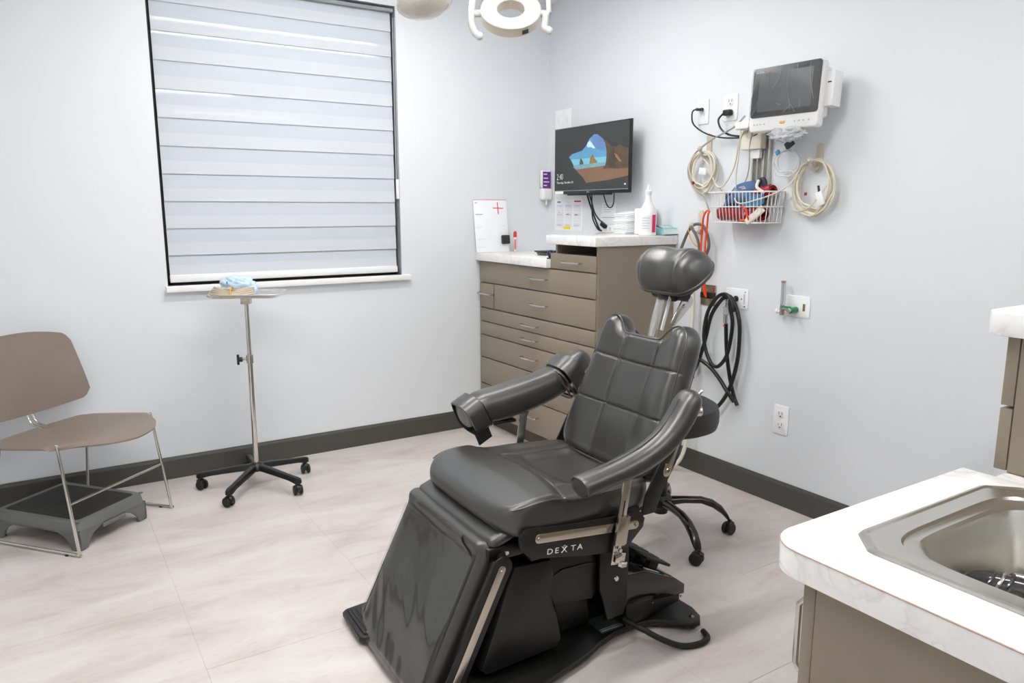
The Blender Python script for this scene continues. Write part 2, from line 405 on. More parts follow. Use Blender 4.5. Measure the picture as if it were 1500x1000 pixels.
# blind : banded zebra shade
bl = thing('window_shade', 'white banded zebra roller shade filling the window above the sill', 'blind', (1.165, YW + .035, WZ0 + .012))
bx = (1.774 - .556) / 2; z0 = .998
def band(z_lo, z_hi, y_lo, y_hi, nm, m):
    g = G(); t = .0012
    pts = [(-bx, y_hi, z_hi), (bx, y_hi, z_hi), (bx, y_lo, z_lo), (-bx, y_lo, z_lo)]
    g.loft([[(a, b, c - z0 + .001) for a, b, c in pts], [(a, b + t, c - z0 + .001) for a, b, c in pts]]); return g.build(nm, m, bl, smooth=False)
lines = [1.133 + .1325 * i for i in range(10)]
for zl in lines:
    zt = min(zl + .1325, 2.44)
    if zt - zl < .03: continue
    zm = zl + (zt - zl) * .47
    band(zl, zm, -.0045, -.003, 'opaque_band', M_BLINDO)
    band(zm, zt + .004, -.003, .001, 'sheer_band', M_BLINDS)
band(1.034, 1.085, -.004, -.001, 'opaque_band', M_BLINDO); band(1.085, 1.137, -.001, .003, 'sheer_band', M_BLINDS)
G().box(-bx - .003, bx + .003, -.014, .006, .001, .038, bev=.004).build('bottom_rail', M_SILL, bl)
G().box(-bx - .008, bx + .008, -.03, .02, 2.425 - z0, 2.455 - z0 - .012 , bev=.003).build('head_box', M_REVEAL, bl)
c = G()
c.tube([(bx + .006, -.022, 1.40), (bx + .004, -.022, .44)], .0022, seg=6, smooth=False); c.tube([(bx + .013, -.03, 1.40), (bx + .012, -.03, .44)], .0022, seg=6, smooth=False)
c.build('bead_chain', M_GREYI, bl)
G().box(bx + .001, bx + .016, -.034, -.018, .42, .53, bev=.003).build('chain_tensioner', M_SILL, bl)

# ceiling LED lights (linear fixtures parallel to the window wall; the camera-side one is added fill)
def led(x0, x1, y, lab, wid=.07, power=1.0):
    t = thing('linear_light', lab, 'ceiling light', ((x0 + x1) / 2, y, ZC)); h = (x1 - x0) / 2
    G().box(-h - .012, h + .012, -wid / 2 - .012, wid / 2 + .012, -.022, -.001, bev=.003).build('housing', M_WHITEP, t)
    G().box(-h, h, -wid / 2, wid / 2, -.030, -.0225, bev=.002).build('diffuser', mat('led_diffuser_%03d' % int(power * 100), (255, 255, 255), 0.5, emit=(LED_POWER * power, LED_COLOR)), t)
led(.55, 2.19, 2.86, 'long linear ceiling light nearest the window but one', power=1.2)
led(.55, 1.93, 3.44, 'linear ceiling light nearest the window', .05, power=.28)
led(-.7, 1.5, 1.45, 'linear ceiling light above the middle of the room', .10, power=1.08)
led(1.0, 2.6, -.5, 'added linear fill light above the camera side of the room', .10, power=.8)  # added out of view to brighten the floor and lower right wall

# ================================================================== LEFT CABINET (drawers face -x)
FX = 2.31
cab = thing('drawer_cabinet', 'tall taupe multi-drawer cabinet in the room corner with raised right end', 'cabinet', (2.57, 3.44, 0))
cx, cy = 2.57, 3.44
def cb(x0, x1, y0, y1, z0, z1, nm, m, bev=0.0015, par=None, lab=None):
    g = G(); g.box(x0 - cx, x1 - cx, y0 - cy, y1 - cy, z0, z1, bev=bev); return g.build(nm, m, par or cab, label=lab)
g = G()
g.box(2.328 - cx, 2.829 - cx, 2.862 - cy, 4.019 - cy, .105, 1.050); g.build('body', M_TAUPE_D, cab, smooth=False)
g = G(); g.box(2.318 - cx, 2.829 - cx, 2.860 - cy, 2.878 - cy, .105, 1.178)     # right side panel rises to the tower
g.box(2.318 - cx, 2.829 - cx, 3.205 - cy, 3.220 - cy, 1.05, 1.178); g.box(2.70 - cx, 2.829 - cx, 2.878 - cy, 3.205 - cy, 1.05, 1.178)
g.box(2.345 - cx, 2.70 - cx, 2.878 - cy, 3.205 - cy, 1.05, 1.125)
g.build('tower_body', M_TAUPE, cab, smooth=False)
cb(2.37, 2.829, 2.885, 4.019, 0.002, .104, 'toe_kick', M_TOE)
def handle(par, y, z, L=.15):
    g = G(); pts = [(-.018, 0), (-.030, .012), (-.030, L - .012), (-.018, L)]
    x0 = FX + .0 - cx
    g.tube([(x0, y - L / 2 - cy, z), (x0 - .024, y - L / 2 - cy, z), (x0 - .032, y - L / 2 + .010 - cy, z), (x0 - .032, y + L / 2 - .010 - cy, z), (x0 - .024, y + L / 2 - cy, z), (x0, y + L / 2 - cy, z)], .0052, seg=8, n=1, smooth=False)
    g.build('handle', M_NICKEL, par)
def drawer(y0, y1, z0, z1, hy, hz):
    d = cb(FX, FX + .018, y0 + .002, y1 - .002, z0 + .0018, z1 - .0018, 'drawer', M_TAUPE, bev=.0012)
    handle(d, hy, hz)
drawer(2.868, 3.258, 1.049, 1.133, 3.06, 1.090)
drawer(2.868, 4.012, .919, 1.046, 3.355, .985)
drawer(3.846, 4.012, .764, .915, 3.92, .852)
drawer(2.868, 3.838, .764, .916, 3.352, .841)
drawer(2.868, 4.012, .678, .760, 3.443, .716)
drawer(2.868, 4.012, .594, .676, 3.443, .636)
drawer(2.868, 4.012, .452, .591, 3.443, .528)
drawer(2.868, 4.012, .284, .449, 3.443, .37)
drawer(2.868, 4.012, .098, .281, 3.436, .196)
ct = G().box(2.283, 2.829, 3.257, 4.019, 1.051, 1.0975, bev=.003).build('low_countertop', M_MARBLE)
tag(ct, 'lower white marble-look worktop on the left part of the corner cabinet', 'countertop')
ct = G().box(2.283, 2.829, 2.845, 3.262, 1.1795, 1.2265, bev=.003).build('high_countertop', M_MARBLE)
tag(ct, 'raised white marble-look worktop on the right end of the corner cabinet, under the screen', 'countertop')

# ================================================================== SINK CABINET (right foreground)
sk = thing('sink_cabinet', 'taupe sink cabinet in the right foreground with raised end', 'cabinet', (1.88, .33, 0))
sx, sy = 1.88, .33
def sb(x0, x1, y0, y1, z0, z1, nm, m, bev=0.0015, par=None):
    return G().box(x0 - sx, x1 - sx, y0 - sy, y1 - sy, z0, z1, bev=bev).build(nm, m, par or sk)
g = G()   # hollow carcass so the bowl hangs free inside it
g.box(.934 - sx, .952 - sx, .03 - sy, .626 - sy, .10, .8135); g.box(2.81 - sx, 2.829 - sx, .03 - sy, .626 - sy, .10, .8135)
g.box(.952 - sx, 2.81 - sx, .03 - sy, .048 - sy, .10, .8135); g.box(.952 - sx, 2.81 - sx, .048 - sy, .626 - sy, .10, .118)
g.box(1.50 - sx, 1.518 - sx, .048 - sy, .626 - sy, .118, .8135)
g.build('body', M_TAUPE, sk, smooth=False)
sb(.96, 2.81, .10, .57, .002, .099, 'toe_kick', M_TOE)
def shandle(par, x, z, L, vert=False):
    g = G(); y0 = .649 - sy
    if vert: pts = [(x - sx, y0, z), (x - sx, y0 + .018, z), (x - sx, y0 + .026, z + .010), (x - sx, y0 + .026, z + L - .010), (x - sx, y0 + .018, z + L), (x - sx, y0, z + L)]
    else: pts = [(x - L / 2 - sx, y0, z), (x - L / 2 - sx, y0 + .018, z), (x - L / 2 + .01 - sx, y0 + .026, z), (x + L / 2 - .01 - sx, y0 + .026, z), (x + L / 2 - sx, y0 + .018, z), (x + L / 2 - sx, y0, z)]
    g.tube(pts, .005, seg=8, smooth=False); g.build('handle', M_NICKEL, par)
d = sb(.936, 1.216, .628, .649, .105, .811, 'door', M_TAUPE); shandle(d, .965, .638, .120, True)
d = sb(1.219, 1.498, .628, .649, .105, .811, 'door', M_TAUPE); shandle(d, 1.47, .638, .120, True)
for a, b in ((.105, .34), (.343, .578), (.581, .811)):
    d = sb(1.502, 2.15, .628, .649, a, b, 'drawer', M_TAUPE); shandle(d, 1.83, (a + b) / 2, .13)
    d = sb(2.153, 2.827, .628, .649, a, b, 'drawer', M_TAUPE); shandle(d, 2.49, (a + b) / 2, .13)
# tower standing on the low worktop's end
g = G(); g.box(1.539 - sx, 1.557 - sx, .03 - sy, .648 - sy, .862, 1.125); g.box(2.81 - sx, 2.829 - sx, .03 - sy, .648 - sy, .862, 1.125)
g.box(1.557 - sx, 2.81 - sx, .03 - sy, .048 - sy, .862, 1.125); g.box(1.557 - sx, 2.81 - sx, .048 - sy, .648 - sy, .862, .878); g.box(1.557 - sx, 2.81 - sx, .048 - sy, .648 - sy, 1.108, 1.125)
g.build('tower_body', M_TAUPE, sk, smooth=False)
for a, b in ((.864, .985), (.991, 1.123)):
    d = sb(1.538, 2.18, .650, .672, a, b, 'drawer', M_TAUPE); 
    d = sb(2.183, 2.827, .650, .672, a, b, 'drawer', M_TAUPE)
# worktop with sink cut-out
RX0, RX1, RY0, RY1, CH = .998, 1.470, .150, .638, .048
hole = rrect(.40, .43, .09, 6, (RX0 + RX1) / 2 , (RY0 + RY1) / 2)
def slab_with_hole(x0, x1, y0, y1, z0, z1, hole, cr):
    """flat slab with rounded front-left corner and an open hole, built as strips between outer and inner loops"""
    outer = []
    n = len(hole); cxh = sum(p[0] for p in hole) / n; cyh = sum(p[1] for p in hole) / n
    corners = [(x1, y0), (x1, y1)]
    arc = [(x0 + cr + cr * math.cos(math.radians(a)), y1 - cr + cr * math.sin(math.radians(a))) for a in range(90, 181, 10)]
    poly = [(x0, y0), (x1, y0), (x1, y1)] + arc
    bm = bmesh.new()
    ov = [bm.verts.new((p[0], p[1], z1)) for p in poly]; hv = [bm.verts.new((p[0], p[1], z1)) for p in hole]
    oe = [bm.edges.new((ov[i], ov[(i + 1) % len(ov)])) for i in range(len(ov))]; he = [bm.edges.new((hv[i], hv[(i + 1) % n])) for i in range(n)]
    bmesh.ops.triangle_fill(bm, use_beauty=True, edges=oe + he)
    r = bmesh.ops.extrude_face_region(bm, geom=bm.faces[:])
    for v in [e for e in r['geom'] if isinstance(e, bmesh.types.BMVert)]: v.co.z = z0
    bmesh.ops.recalc_face_normals(bm, faces=bm.faces)
    be = [e for e in bm.edges if abs(e.verts[0].co.z - z1) < 1e-6 and abs(e.verts[1].co.z - z1) < 1e-6 and len(e.link_faces) == 2 and abs(e.link_faces[0].normal.z) + abs(e.link_faces[1].normal.z) < 1.5]
    bmesh.ops.bevel(bm, geom=be, offset=.002, segments=2, affect='EDGES', profile=.5)
    return bm
def cont(x0, x1): return slab_with_hole(x0, x1, .02, .711, .8145, .860, hole, .062)
g = G(); g.addbm(cont(.914, 1.502)); g.box(1.502, 2.829, .02, .669 - .02, .8145, .860)
tag(g.build('sink_worktop', M_MARBLE), 'white marble-look worktop around the sink in the right foreground', 'countertop')
g = G().prism([(1.508, .02), (2.829, .02), (2.829, .712), (1.548, .712), (1.508, .690)], 1.1265, 1.170, bev=.002)
tag(g.build('raised_worktop', M_MARBLE), 'small white worktop end at the right edge of the photo, above the sink cabinet tower', 'countertop')
# sink
snk = thing('sink', 'stainless steel drop-in sink with clipped corners in the right foreground worktop', 'sink', ((RX0 + RX1) / 2, (RY0 + RY1) / 2, .8605))
w2, h2 = (RX1 - RX0) / 2, (RY1 - RY0) / 2
def octo(w_, h_, c_, n=40):
    pts = [(-w_ + c_, -h_), (w_ - c_, -h_), (w_, -h_ + c_), (w_, h_ - c_), (w_ - c_, h_), (-w_ + c_, h_), (-w_, h_ - c_), (-w_, -h_ + c_)]
    out = []
    for th in [2 * PI * k / 160 for k in range(160)]:
        d = Vector((math.cos(th), math.sin(th))); best = 9
        for a, b in zip(pts, pts[1:] + pts[:1]):
            ex, ey = b[0] - a[0], b[1] - a[1]; den = d.x * ey - d.y * ex
            if abs(den) < 1e-9: continue
            t = (a[0] * ey - a[1] * ex) / den; u = (a[0] * d.y - a[1] * d.x) / den
            if t > 0 and -1e-6 <= u <= 1 + 1e-6: best = min(best, t)
        out.append((d.x * best, d.y * best))
    return out
def sup(w_, h_, e=5.0, dx=0, dy=0):
    out = []
    for k in range(160):
        th = 2 * PI * k / 160; cth, sth = math.cos(th), math.sin(th); rr = (abs(cth / w_) ** e + abs(sth / h_) ** e) ** (-1 / e); out.append((dx + rr * cth, dy + rr * sth))
    return out
rings = []
for pts, z in ((octo(w2, h2, CH), 0.0), (octo(w2 - .002, h2 - .002, CH), .004), (octo(w2 - .008, h2 - .008, CH - .003), .0055), (octo(w2 - .012, h2 - .012, CH - .004), .003),
               (sup(w2 - .034, h2 - .036, 6), .0028), (sup(w2 - .040, h2 - .042, 6), .0035), (sup(w2 - .043, h2 - .045, 6), -.001), (sup(w2 - .048, h2 - .050, 5.5), -.0035), (sup(w2 - .056, h2 - .058, 5.2), -.004),
               (sup(w2 - .062, h2 - .064, 5), -.008), (sup(w2 - .067, h2 - .069, 5), -.02), (sup(w2 - .078, h2 - .08, 4.6), -.11), (sup(w2 - .086, h2 - .09, 4.4), -.140), (sup(w2 - .105, h2 - .11, 4), -.153), (sup(.05, .05, 2), -.160), (sup(.042, .042, 2), -.163)):
    rings.append([(p[0], p[1], z) for p in pts])
g = G(); g.loft(rings, caps=False)
g.build('basin', M_SINK, snk, ang=25)
g = G(); g.lathe([(0, -.170), (.028, -.170), (.036, -.164), (.0435, -.1615), (.0435, -.1595), (.036, -.160), (.03, -.166), (0, -.167)], 32); g.build('drain', M_CHROME, snk)
# dark wrapped tool lying in the sink
TL0 = Vector((1.285, .50, .758))
tl = thing('sprayer_tool', 'dark glossy tubular tool with banded grip lying in the steel sink', 'tool', TL0)
AX = [Vector(q) - TL0 for q in ((1.218, .556, .770), (1.236, .545, .770), (1.262, .520, .766), (1.30, .475, .757), (1.345, .41, .745), (1.37, .35, .738))]
G().tube(AX, lambda t: .008 + .010 * min(1, t * 3.5), seg=18).build('grip', M_DKCAB, tl)
for k in range(3):
    c0 = Vector((1.247 + .010 * k, .535 - .010 * k, .769 - .001 * k)) - TL0; d = Vector((.68, -.72, -.1)).normalized(); x_ = Vector((.72, .68, 0)); y_ = d.cross(x_)
    ring = [c0 + x_ * math.cos(q) * .0168 + y_ * math.sin(q) * .0168 + d * .010 * math.sin(q + .5) for q in [2 * PI * i / 20 for i in range(20)]]
    G().tube(ring, .0028, seg=8, n=2, closed=True).build('band', M_DKCAB if k != 1 else M_CHROME, tl)
G().tube([Vector(q) - TL0 for q in ((1.285, .512, .776), (1.32, .47, .772), (1.36, .41, .762))], .006, seg=10).build('rod', M_CHROME, tl)
# thin brown laminate seam along the worktop's upper edge
def seam_line(par_name):
    arc = [(.914 + .062 - .062 * math.cos(math.radians(q)), .711 - .062 + .062 * math.sin(math.radians(q))) for q in range(0, 91, 10)]
    pts = [(.9137, .03)] + [(a_ - .0003, b_ + .0003) for a_, b_ in arc]
    g = G(); g.tube([(a_, b_, .8575) for a_, b_ in pts], .0008, seg=6, smooth=False); return g
sl_ = seam_line('x').build('laminate_seam', mat('seam_brown', (176, 140, 120), .6, vary=.05)); sl_.parent = bpy.data.objects['sink_worktop']

# ================================================================== PROCEDURE CHAIR
# local frame: u = backwards, v = towards the chair's far (window) side, origin under the near side
CV = 0.265                     # centre line in v
chair = thing('procedure_chair', 'black leather dental procedure chair with padded armrests and leg rest in the room centre', 'dental chair', (0, 0, 0))
chair.matrix_basis = T(1.3, 1.63, 0) @ RZ(math.radians(-1.8)) @ T(0, CV, 0)
CO = T(0, -CV, 0)              # part coordinates are given with v measured from the near side
def cg(): return G(CO)
def sstep(x): x = max(0, min(1, x)); return x * x * (3 - 2 * x)
def groove(d, wd=.0035, dep=.006): return dep * math.exp(-(d / wd) ** 2)

# backrest
su, sz = .371, .928
BM = CO @ basis((.299 + .9285 * .052, CV - .010, .71 - .371 * .052), (0, 1, 0), (su, 0, sz), (-sz, 0, su))
half = [(0, -.212), (.12, -.210), (.205, -.198), (.243, -.168), (.253, -.125), (.250, -.06), (.243, .0), (.234, .07), (.228, .13), (.224, .20), (.220, .255), (.207, .292), (.180, .313), (.148, .312), (.122, .293), (.103, .268), (.085, .260), (.04, .259)]
bo = smooth2(half + [(-a, b) for a, b in half[::-1] if a > 0], 5)
def hf_back(a, b):
    dish = .030 * (1 - sstep((abs(a) - .06) / .13)) * (1 if b < .2 else 1 - sstep((b - .2) / .3))
    h = .056 - dish
    puff = 0
    h -= groove(abs(a) - .0875) + groove(b - .158) + groove(b + .004)
    h += .004 * abs(math.sin(PI * (b - .158) / .162)) if b > -.2 else 0
    return h
g, _ = cushion(bo, BM, hf_back, lambda a, b: .045, .040, .05, nring=90, nang=420, center=(0, .02))
back = g.build('backrest', M_LEATHER, chair, ang=60)
def seam_on(g, pts, fn, M, r=.0013, lift=.0004, n=6):
    P = [M @ Vector((a, b, fn(a, b) + lift)) for a, b in pts]; g.tube(P, r, seg=6, n=n); return g
sg = G()
for a in (-.0875, .0875):
    for da in (-.0045, .0045):
        seam_on(sg, [(a + da, -.165 + i * .0165) for i in range(25)], hf_back, BM, r=.0007)
for b in (.158, -.004):
    for db in (-.0045, .0045):
        seam_on(sg, [(-.195 + i * .39 / 24, b + db) for i in range(25)], hf_back, BM, r=.0007)
sg.build('stitching', M_STITCH, back)
pp = []
for a, b in bo[::4]:
    L = math.hypot(a, b - .02); k = (L - .012) / L; pp.append(BM @ Vector((a * k, .02 + (b - .02) * k, .041)))
G().tube(pp, .0030, seg=8, n=3, closed=True).build('piping', M_LEATHER, back)
# back shell behind the pad
g = cg(); g.box(.0, 0, 0, 0, 0, 0) if False else None
bs = cushion(smooth2([(a * .86, b * .88) for a, b in half] + [(-a * .86, b * .88) for a, b in half[::-1] if a > 0], 4), BM @ T(0, 0, -.047), lambda a, b: .004, lambda a, b: .018, .01, .015, nring=16, nang=160, center=(0, .02))[0]
bs.build('back_shell', M_BLACKP, chair)

# seat
so = smooth2([(-.300, .0), (-.297, .14), (-.285, .225), (-.25, .268), (-.19, .281), (-.08, .280), (.05, .272), (.16, .262), (.235, .245), (.262, .20), (.268, .10), (.268, 0),
              (.268, -.10), (.262, -.20), (.235, -.245), (.16, -.262), (.05, -.272), (-.08, -.280), (-.19, -.281), (-.25, -.268), (-.285, -.225), (-.297, -.14)], 5)
SM = CO @ basis((0, CV, .498), (1, 0, 0), (0, 1, 0), (0, 0, 1))
def useam(b): return -.052 - .045 * (abs(b) / .27) ** 2.2
def hf_seat(a, b):
    us = useam(b); d = a - us
    front = .066 - .10 * max(0, -.18 - a) ** 1.0 * .6
    rear = .044 - .03 * a - .020 * (1 - sstep((abs(b) - .10) / .10)) * sstep((a + .03) / .06)
    k = sstep((d + .035) / .06)
    h = front * (1 - k) + rear * k
    if a < -.16: h = .004 + (h - .004) * math.sqrt(max(0, 1 - ((-.16 - a) / .148) ** 2))
    h -= groove(d - .006, .005, .007)
    if a > us: h -= groove(abs(b) - .165, .005, .004)
    return max(h, .004)
g, _ = cushion(so, SM, hf_seat, lambda a, b: (.044 + .06 * max(0, a)) * (1 if a > -.2 else math.sqrt(max(0.01, 1 - ((-.2 - a) / .105) ** 2))), .026, .020, nring=84, nang=400, center=(-.02, 0), pw=2.6)
seat = g.build('seat', M_LEATHER, chair, ang=60)
for sd in (-1, 1):
    side = [(a, b) for a, b in so if b * sd > .20 and -.262 < a < .20]; side.sort()
    P = []
    for a, b in side[::3]:
        L = math.hypot(a + .02, b); k = (L - .0045) / L; aa, bb = -.02 + (a + .02) * k, b * k
        P.append(SM @ Vector((aa, bb, hf_seat(aa, bb * .97) * .84 + .001)))
    G().tube(P, .0024, seg=8, n=3).build('piping', M_LEATHER, seat)
sg = G(); seam_on(sg, [(useam(b) + .006 + .0055, b) for b in [-.24 + .02 * i for i in range(25)]], hf_seat, SM, r=.0008); seam_on(sg, [(useam(b) + .006 - .0055, b) for b in [-.24 + .02 * i for i in range(25)]], hf_seat, SM, r=.0008)
sg.build('stitching', M_STITCH, seat)

# folded flap under the seat nose
fo = smooth2([(-.05, 0), (-.05, .2), (-.04, .255), (-.015, .263), (.05, .263), (.09, .25), (.09, 0), (.09, -.235), (.05, -.245), (-.015, -.245), (-.04, -.238), (-.05, -.2)], 5)
FM = CO @ basis((-.272, CV, .452), Vector((.94, 0, .34)).normalized(), (0, 1, 0), Vector((-.34, 0, .94)).normalized())
cushion(fo, FM, lambda a, b: .020, lambda a, b: .016, .02, .016, nring=30, nang=260, center=(.02, 0))[0].build('front_flap', M_LEATHER, chair)

# leg rest
DV = Vector((-.437, 0, -.899)).normalized(); NV = Vector((-.899, 0, .437)).normalized()
lc = .285
LM = CO @ basis(Vector((-.355, lc, .40)) - NV * .045, (0, 1, 0), -DV, NV)   # b axis = up along the pad; a axis lateral
lo = smooth2([(-.258, .0), (-.258, .03), (-.252, .052), (-.232, .066), (-.1, .068), (.1, .068), (.232, .066), (.252, .052), (.258, .03), (.258, 0),
              (.256, -.2), (.252, -.33), (.248, -.385), (.225, -.425), (.18, -.438), (0, -.438), (-.18, -.438), (-.225, -.425), (-.248, -.385), (-.252, -.33), (-.256, -.2)], 4)
LMm = LM @ Matrix.Diagonal((-1, 1, 1, 1))
def hf_leg(a, b):
    h = .047 + .012 * sstep((b - .0) / .05)
    h -= groove(abs(a) - .232, .004, .004) * (1 if b < .02 else 0)
    return h
g, _ = cushion(lo, LMm, hf_leg, lambda a, b: .028, .034, .025, nring=66, nang=340, center=(0, -.18))
leg = g.build('leg_rest', M_LEATHER, chair, ang=60)
# dark corner caps of leather beside the film
# film cover
na, nb = 70, 70; vs = []; fs = []
def film_h(a, b):
    wv = noise.noise(Vector((a * 7 + b * 3, b * 6, 3.1))) * .010 + noise.noise(Vector((a * 20 + b * 14, b * 5, 7))) * .0022
    fl_ = sstep((-.1 - b) / .15)
    return .0065 + max(-.0045, wv) * (.25 + .75 * fl_)
for j in range(nb + 1):
    for i in range(na + 1):
        b = .044 - (.044 + .425) * j / nb
        cut = .0
        hw = .236
        if b > .0: hw = .236 - .075 * sstep((b - .0) / .03)
        if b < -.37: hw = .236 - .085 * sstep((-.37 - b) / .035)
        a = -hw + 2 * hw * i / na
        d = .258 - abs(a)
        Edge = (1 - (1 - min(max(.068 - b, 0) / .034, 1)) ** 2) ** .5 if b > .034 else 1
        vs.append(LMm @ Vector((a, b, hf_leg(a * .9, b) * Edge + film_h(a, b) - .001)))
for j in range(nb):
    for i in range(na): q = j * (na + 1) + i; fs.append((q, q + 1, q + na + 2, q + na + 1))
g = G(); g.add(vs, fs); g.build('film_cover', M_FILM, leg, ang=80, label='clear glossy plastic sheet over the leg pad')
# side arms of the leg rest (both sides) with steel bars
def side_uz(pl_, t0, t1, name, m, v0, bev=.0015, par=None):
    """prism with outline in (u,z) extruded in v from t0 to t1"""
    M = CO @ basis((0, v0, 0), (1, 0, 0), (0, 0, 1), (0, 1, 0))
    return G().prism(pl_, t0, t1, M, bev=bev).build(name, m, par or chair, ang=30)
def capsule(p0, p1, r0, r1, n=10):
    p0 = Vector(p0); p1 = Vector(p1); d = (p1 - p0).normalized(); nrm = Vector((-d.y, d.x)); out = []
    for i in range(n + 1): a = PI * i / n; out.append(p1 + nrm * math.cos(a) * r1 + d * math.sin(a) * r1)
    for i in range(n + 1): a = PI * i / n; out.append(p0 - nrm * math.cos(a) * r0 - d * math.sin(a) * r0)
    return [(p.x, p.y) for p in out]
def bolt(u, v, z, r=.0045, side=-1, par=None, m=None):
    g = cg(); g.cyl((u, v, z), (u, v + side * .003, z), r, r * .8, seg=14); g.cyl((u, v + side * .003, z), (u, v + side * .0034, z), r * .45, seg=6); g.build('screw', m or M_STEEL, par or chair)
for v0, sd in ((-.012, -1), (.560, 1)):
    pl0 = side_uz(capsule((-.298, .392), (-.475, .035), .030, .030), -.004, .004, 'leg_rest_arm', M_BLACKM, v0)
    side_uz(capsule((-.303, .388), (-.462, .066), .0115, .0115), min(sd * .0045, sd * .0085), max(sd * .0045, sd * .0085), 'steel_bar', M_STEEL, v0, par=pl0, bev=.0008)
    bolt(-.304, v0 + sd * .0088, .384, side=sd, par=pl0)

# frame under the seat : side plates with bars and lettering
pent = [(-.232, .491), (-.252, .467), (-.250, .437), (-.215, .400), (-.02, .363), (.085, .348), (.13, .352), (.19, .405), (.196, .432), (.180, .455), (-.05, .470)]
for v0, sd in ((-.022, -1), (.556, 1)):
    sp = side_uz(pent, -.004, .004, 'side_plate', M_BLACKM, v0, bev=.002)
    side_uz(capsule((-.190, .4565), (.155, .4215), .0135, .0135), min(sd * .0045, sd * .009), max(sd * .0045, sd * .009), 'steel_bar', M_STEEL, v0, par=sp, bev=.001)
    bolt(-.191, v0 + sd * .0095, .4565, .0055, sd, sp); bolt(.158, v0 + sd * .0095, .4213, .0055, sd, sp)
    if sd < 0:
        TM = CO @ basis((-.163, v0 - .0047, .4015), Vector((1, 0, -.10)).normalized(), Vector((.10, 0, 1)).normalized(), (0, -1, 0))
        text_mesh('DE', .0235, 'lettering', M_PLATE, sp, TM, spacing=1.35, xs=1.25)
        text_mesh('TA', .0235, 'lettering', M_PLATE, sp, TM @ T(.083, 0, 0), spacing=1.35, xs=1.25)
        g = G(TM)
        for sg_ in (1, -1): g.tube([(.060 - sg_ * .009, -.001, .0008), (.060, .008, .0008), (.060 + sg_ * .009, .017, .0008)], .0013, seg=6, smooth=False)
        g.tube([(.060 + .0035 * math.cos(a), .017 + .0035 * math.sin(a), .0008) for a in [2 * PI * i / 10 for i in range(10)]], .0008, seg=6, n=2, closed=True)
        g.build('letter_x', M_PLATE, sp)
g = cg(); g.box(-.20, .20, .0, .54, .375, .462, bev=.008); g.build('under_frame', M_BLACKP, chair)
g = cg(); g.box(-.325, -.20, .02, .53, .395, .435, bev=.006); g.cyl((-.285, -.006, .405), (-.285, .545, .405), .012, seg=16); g.build('hinge_bar', M_BLACKP, chair)
g = cg(); g.cyl((-.281, -.010, .428), (-.281, -.004, .428), .0055, seg=12); g.build('hinge_pin', M_CHROME, chair)
# skirts and lift mechanism
sk1 = [(-.236, .36), (-.11, .352), (-.098, .30), (-.108, .235), (-.085, .165), (-.068, .085), (-.082, .062), (-.325, .050), (-.345, .07), (-.30, .19), (-.262, .30)]
side_uz(sk1, .0, .50, 'front_skirt', M_BLACKP, .025, bev=.012)
side_uz([(-.11, .350), (.11, .350), (.11, .215), (.06, .165), (-.085, .185), (-.105, .24)], .0, .44, 'lift_cover', M_BLACKP, .050, bev=.012)
g = cg(); pts_ = []
side_uz([(-.095, .283), (-.06, .298), (.03, .296), (.105, .280), (.105, .276), (.03, .290), (-.06, .292), (-.095, .277)], -.004, .0, 'cover_lip', M_BLACKM, .050, bev=.0005)
side_uz([(-.05, .20), (.08, .20), (.10, .045), (-.03, .045)], .0, .30, 'lift_column', M_BLACKP, .11, bev=.01)
pp_ = side_uz([(.070, .352), (.185, .352), (.182, .135), (.168, .095), (.105, .092), (.084, .17), (.072, .20)], -.006, .006, 'rear_strut', M_BLACKM, .035, bev=.003)
side_uz([(.070, .352), (.185, .352), (.182, .135), (.168, .095), (.105, .092), (.084, .17), (.072, .20)], -.006, .006, 'rear_strut', M_BLACKM, .48, bev=.003)
bolt(.135, .028, .225, .009, -1, pp_, M_CHROME)
# base plate
br = [(-.43, .13), (-.44, .06), (-.565, .055), (-.575, .04), (-.575, -.10), (-.56, -.113), (-.50, -.113), (-.36, -.106), (-.27, -.090), (-.183, -.062), (-.09, -.034), (-.004, -.012), (.075, .022), (.149, .044), (.22, .050), (.30, .034), (.355, -.010), (.395, -.046), (.430, -.046), (.455, -.020), (.470, .03), (.468, .09), (.455, .14)]
outl = br + [(u, 2 * CV - v) for u, v in br[:7:-1]] + [(-.36, .63), (-.465, .630), (-.548, .618), (-.562, .605), (-.565, .43), (-.55, .418), (-.45, .42), (-.43, .40)]
g = cg(); g.prism(outl, .012, .032, bev=.005, seg=3); basep = g.build('base_plate', M_BLACKM, chair)
g = cg(); g.tube([(u, v + .001, .024) for u, v in br[5:18]], .0055, seg=8); g.build('edge_trim', M_RUBBER, basep)
for u, v in ((.425, -.012), (.425, 2 * CV + .012), (-.53, -.07), (-.42, 2 * CV + .04)):
    g = cg(); g.cyl((u, v, .0005), (u, v, .0115), .025, .023, seg=24, bev=.002); g.build('levelling_foot', M_CHROME, basep)
    g = cg(); g.cyl((u, v, .032), (u, v, .036), .010, .008, seg=6); g.cyl((u, v, .036), (u, v, .042), .004, seg=10); g.build('bolt', M_CHROME, basep)
# ribbed foot plate corner
for s_ in (1,):
    g = cg(); g.box(-.548, -.44, .435, .60, .0325, .037, bev=.002)
    for k in range(6): g.box(-.538 + k * .016, -.532 + k * .016, .45, .585, .037, .0395, bev=.001)
    g.build('foot_pad', M_RUBBER, basep)
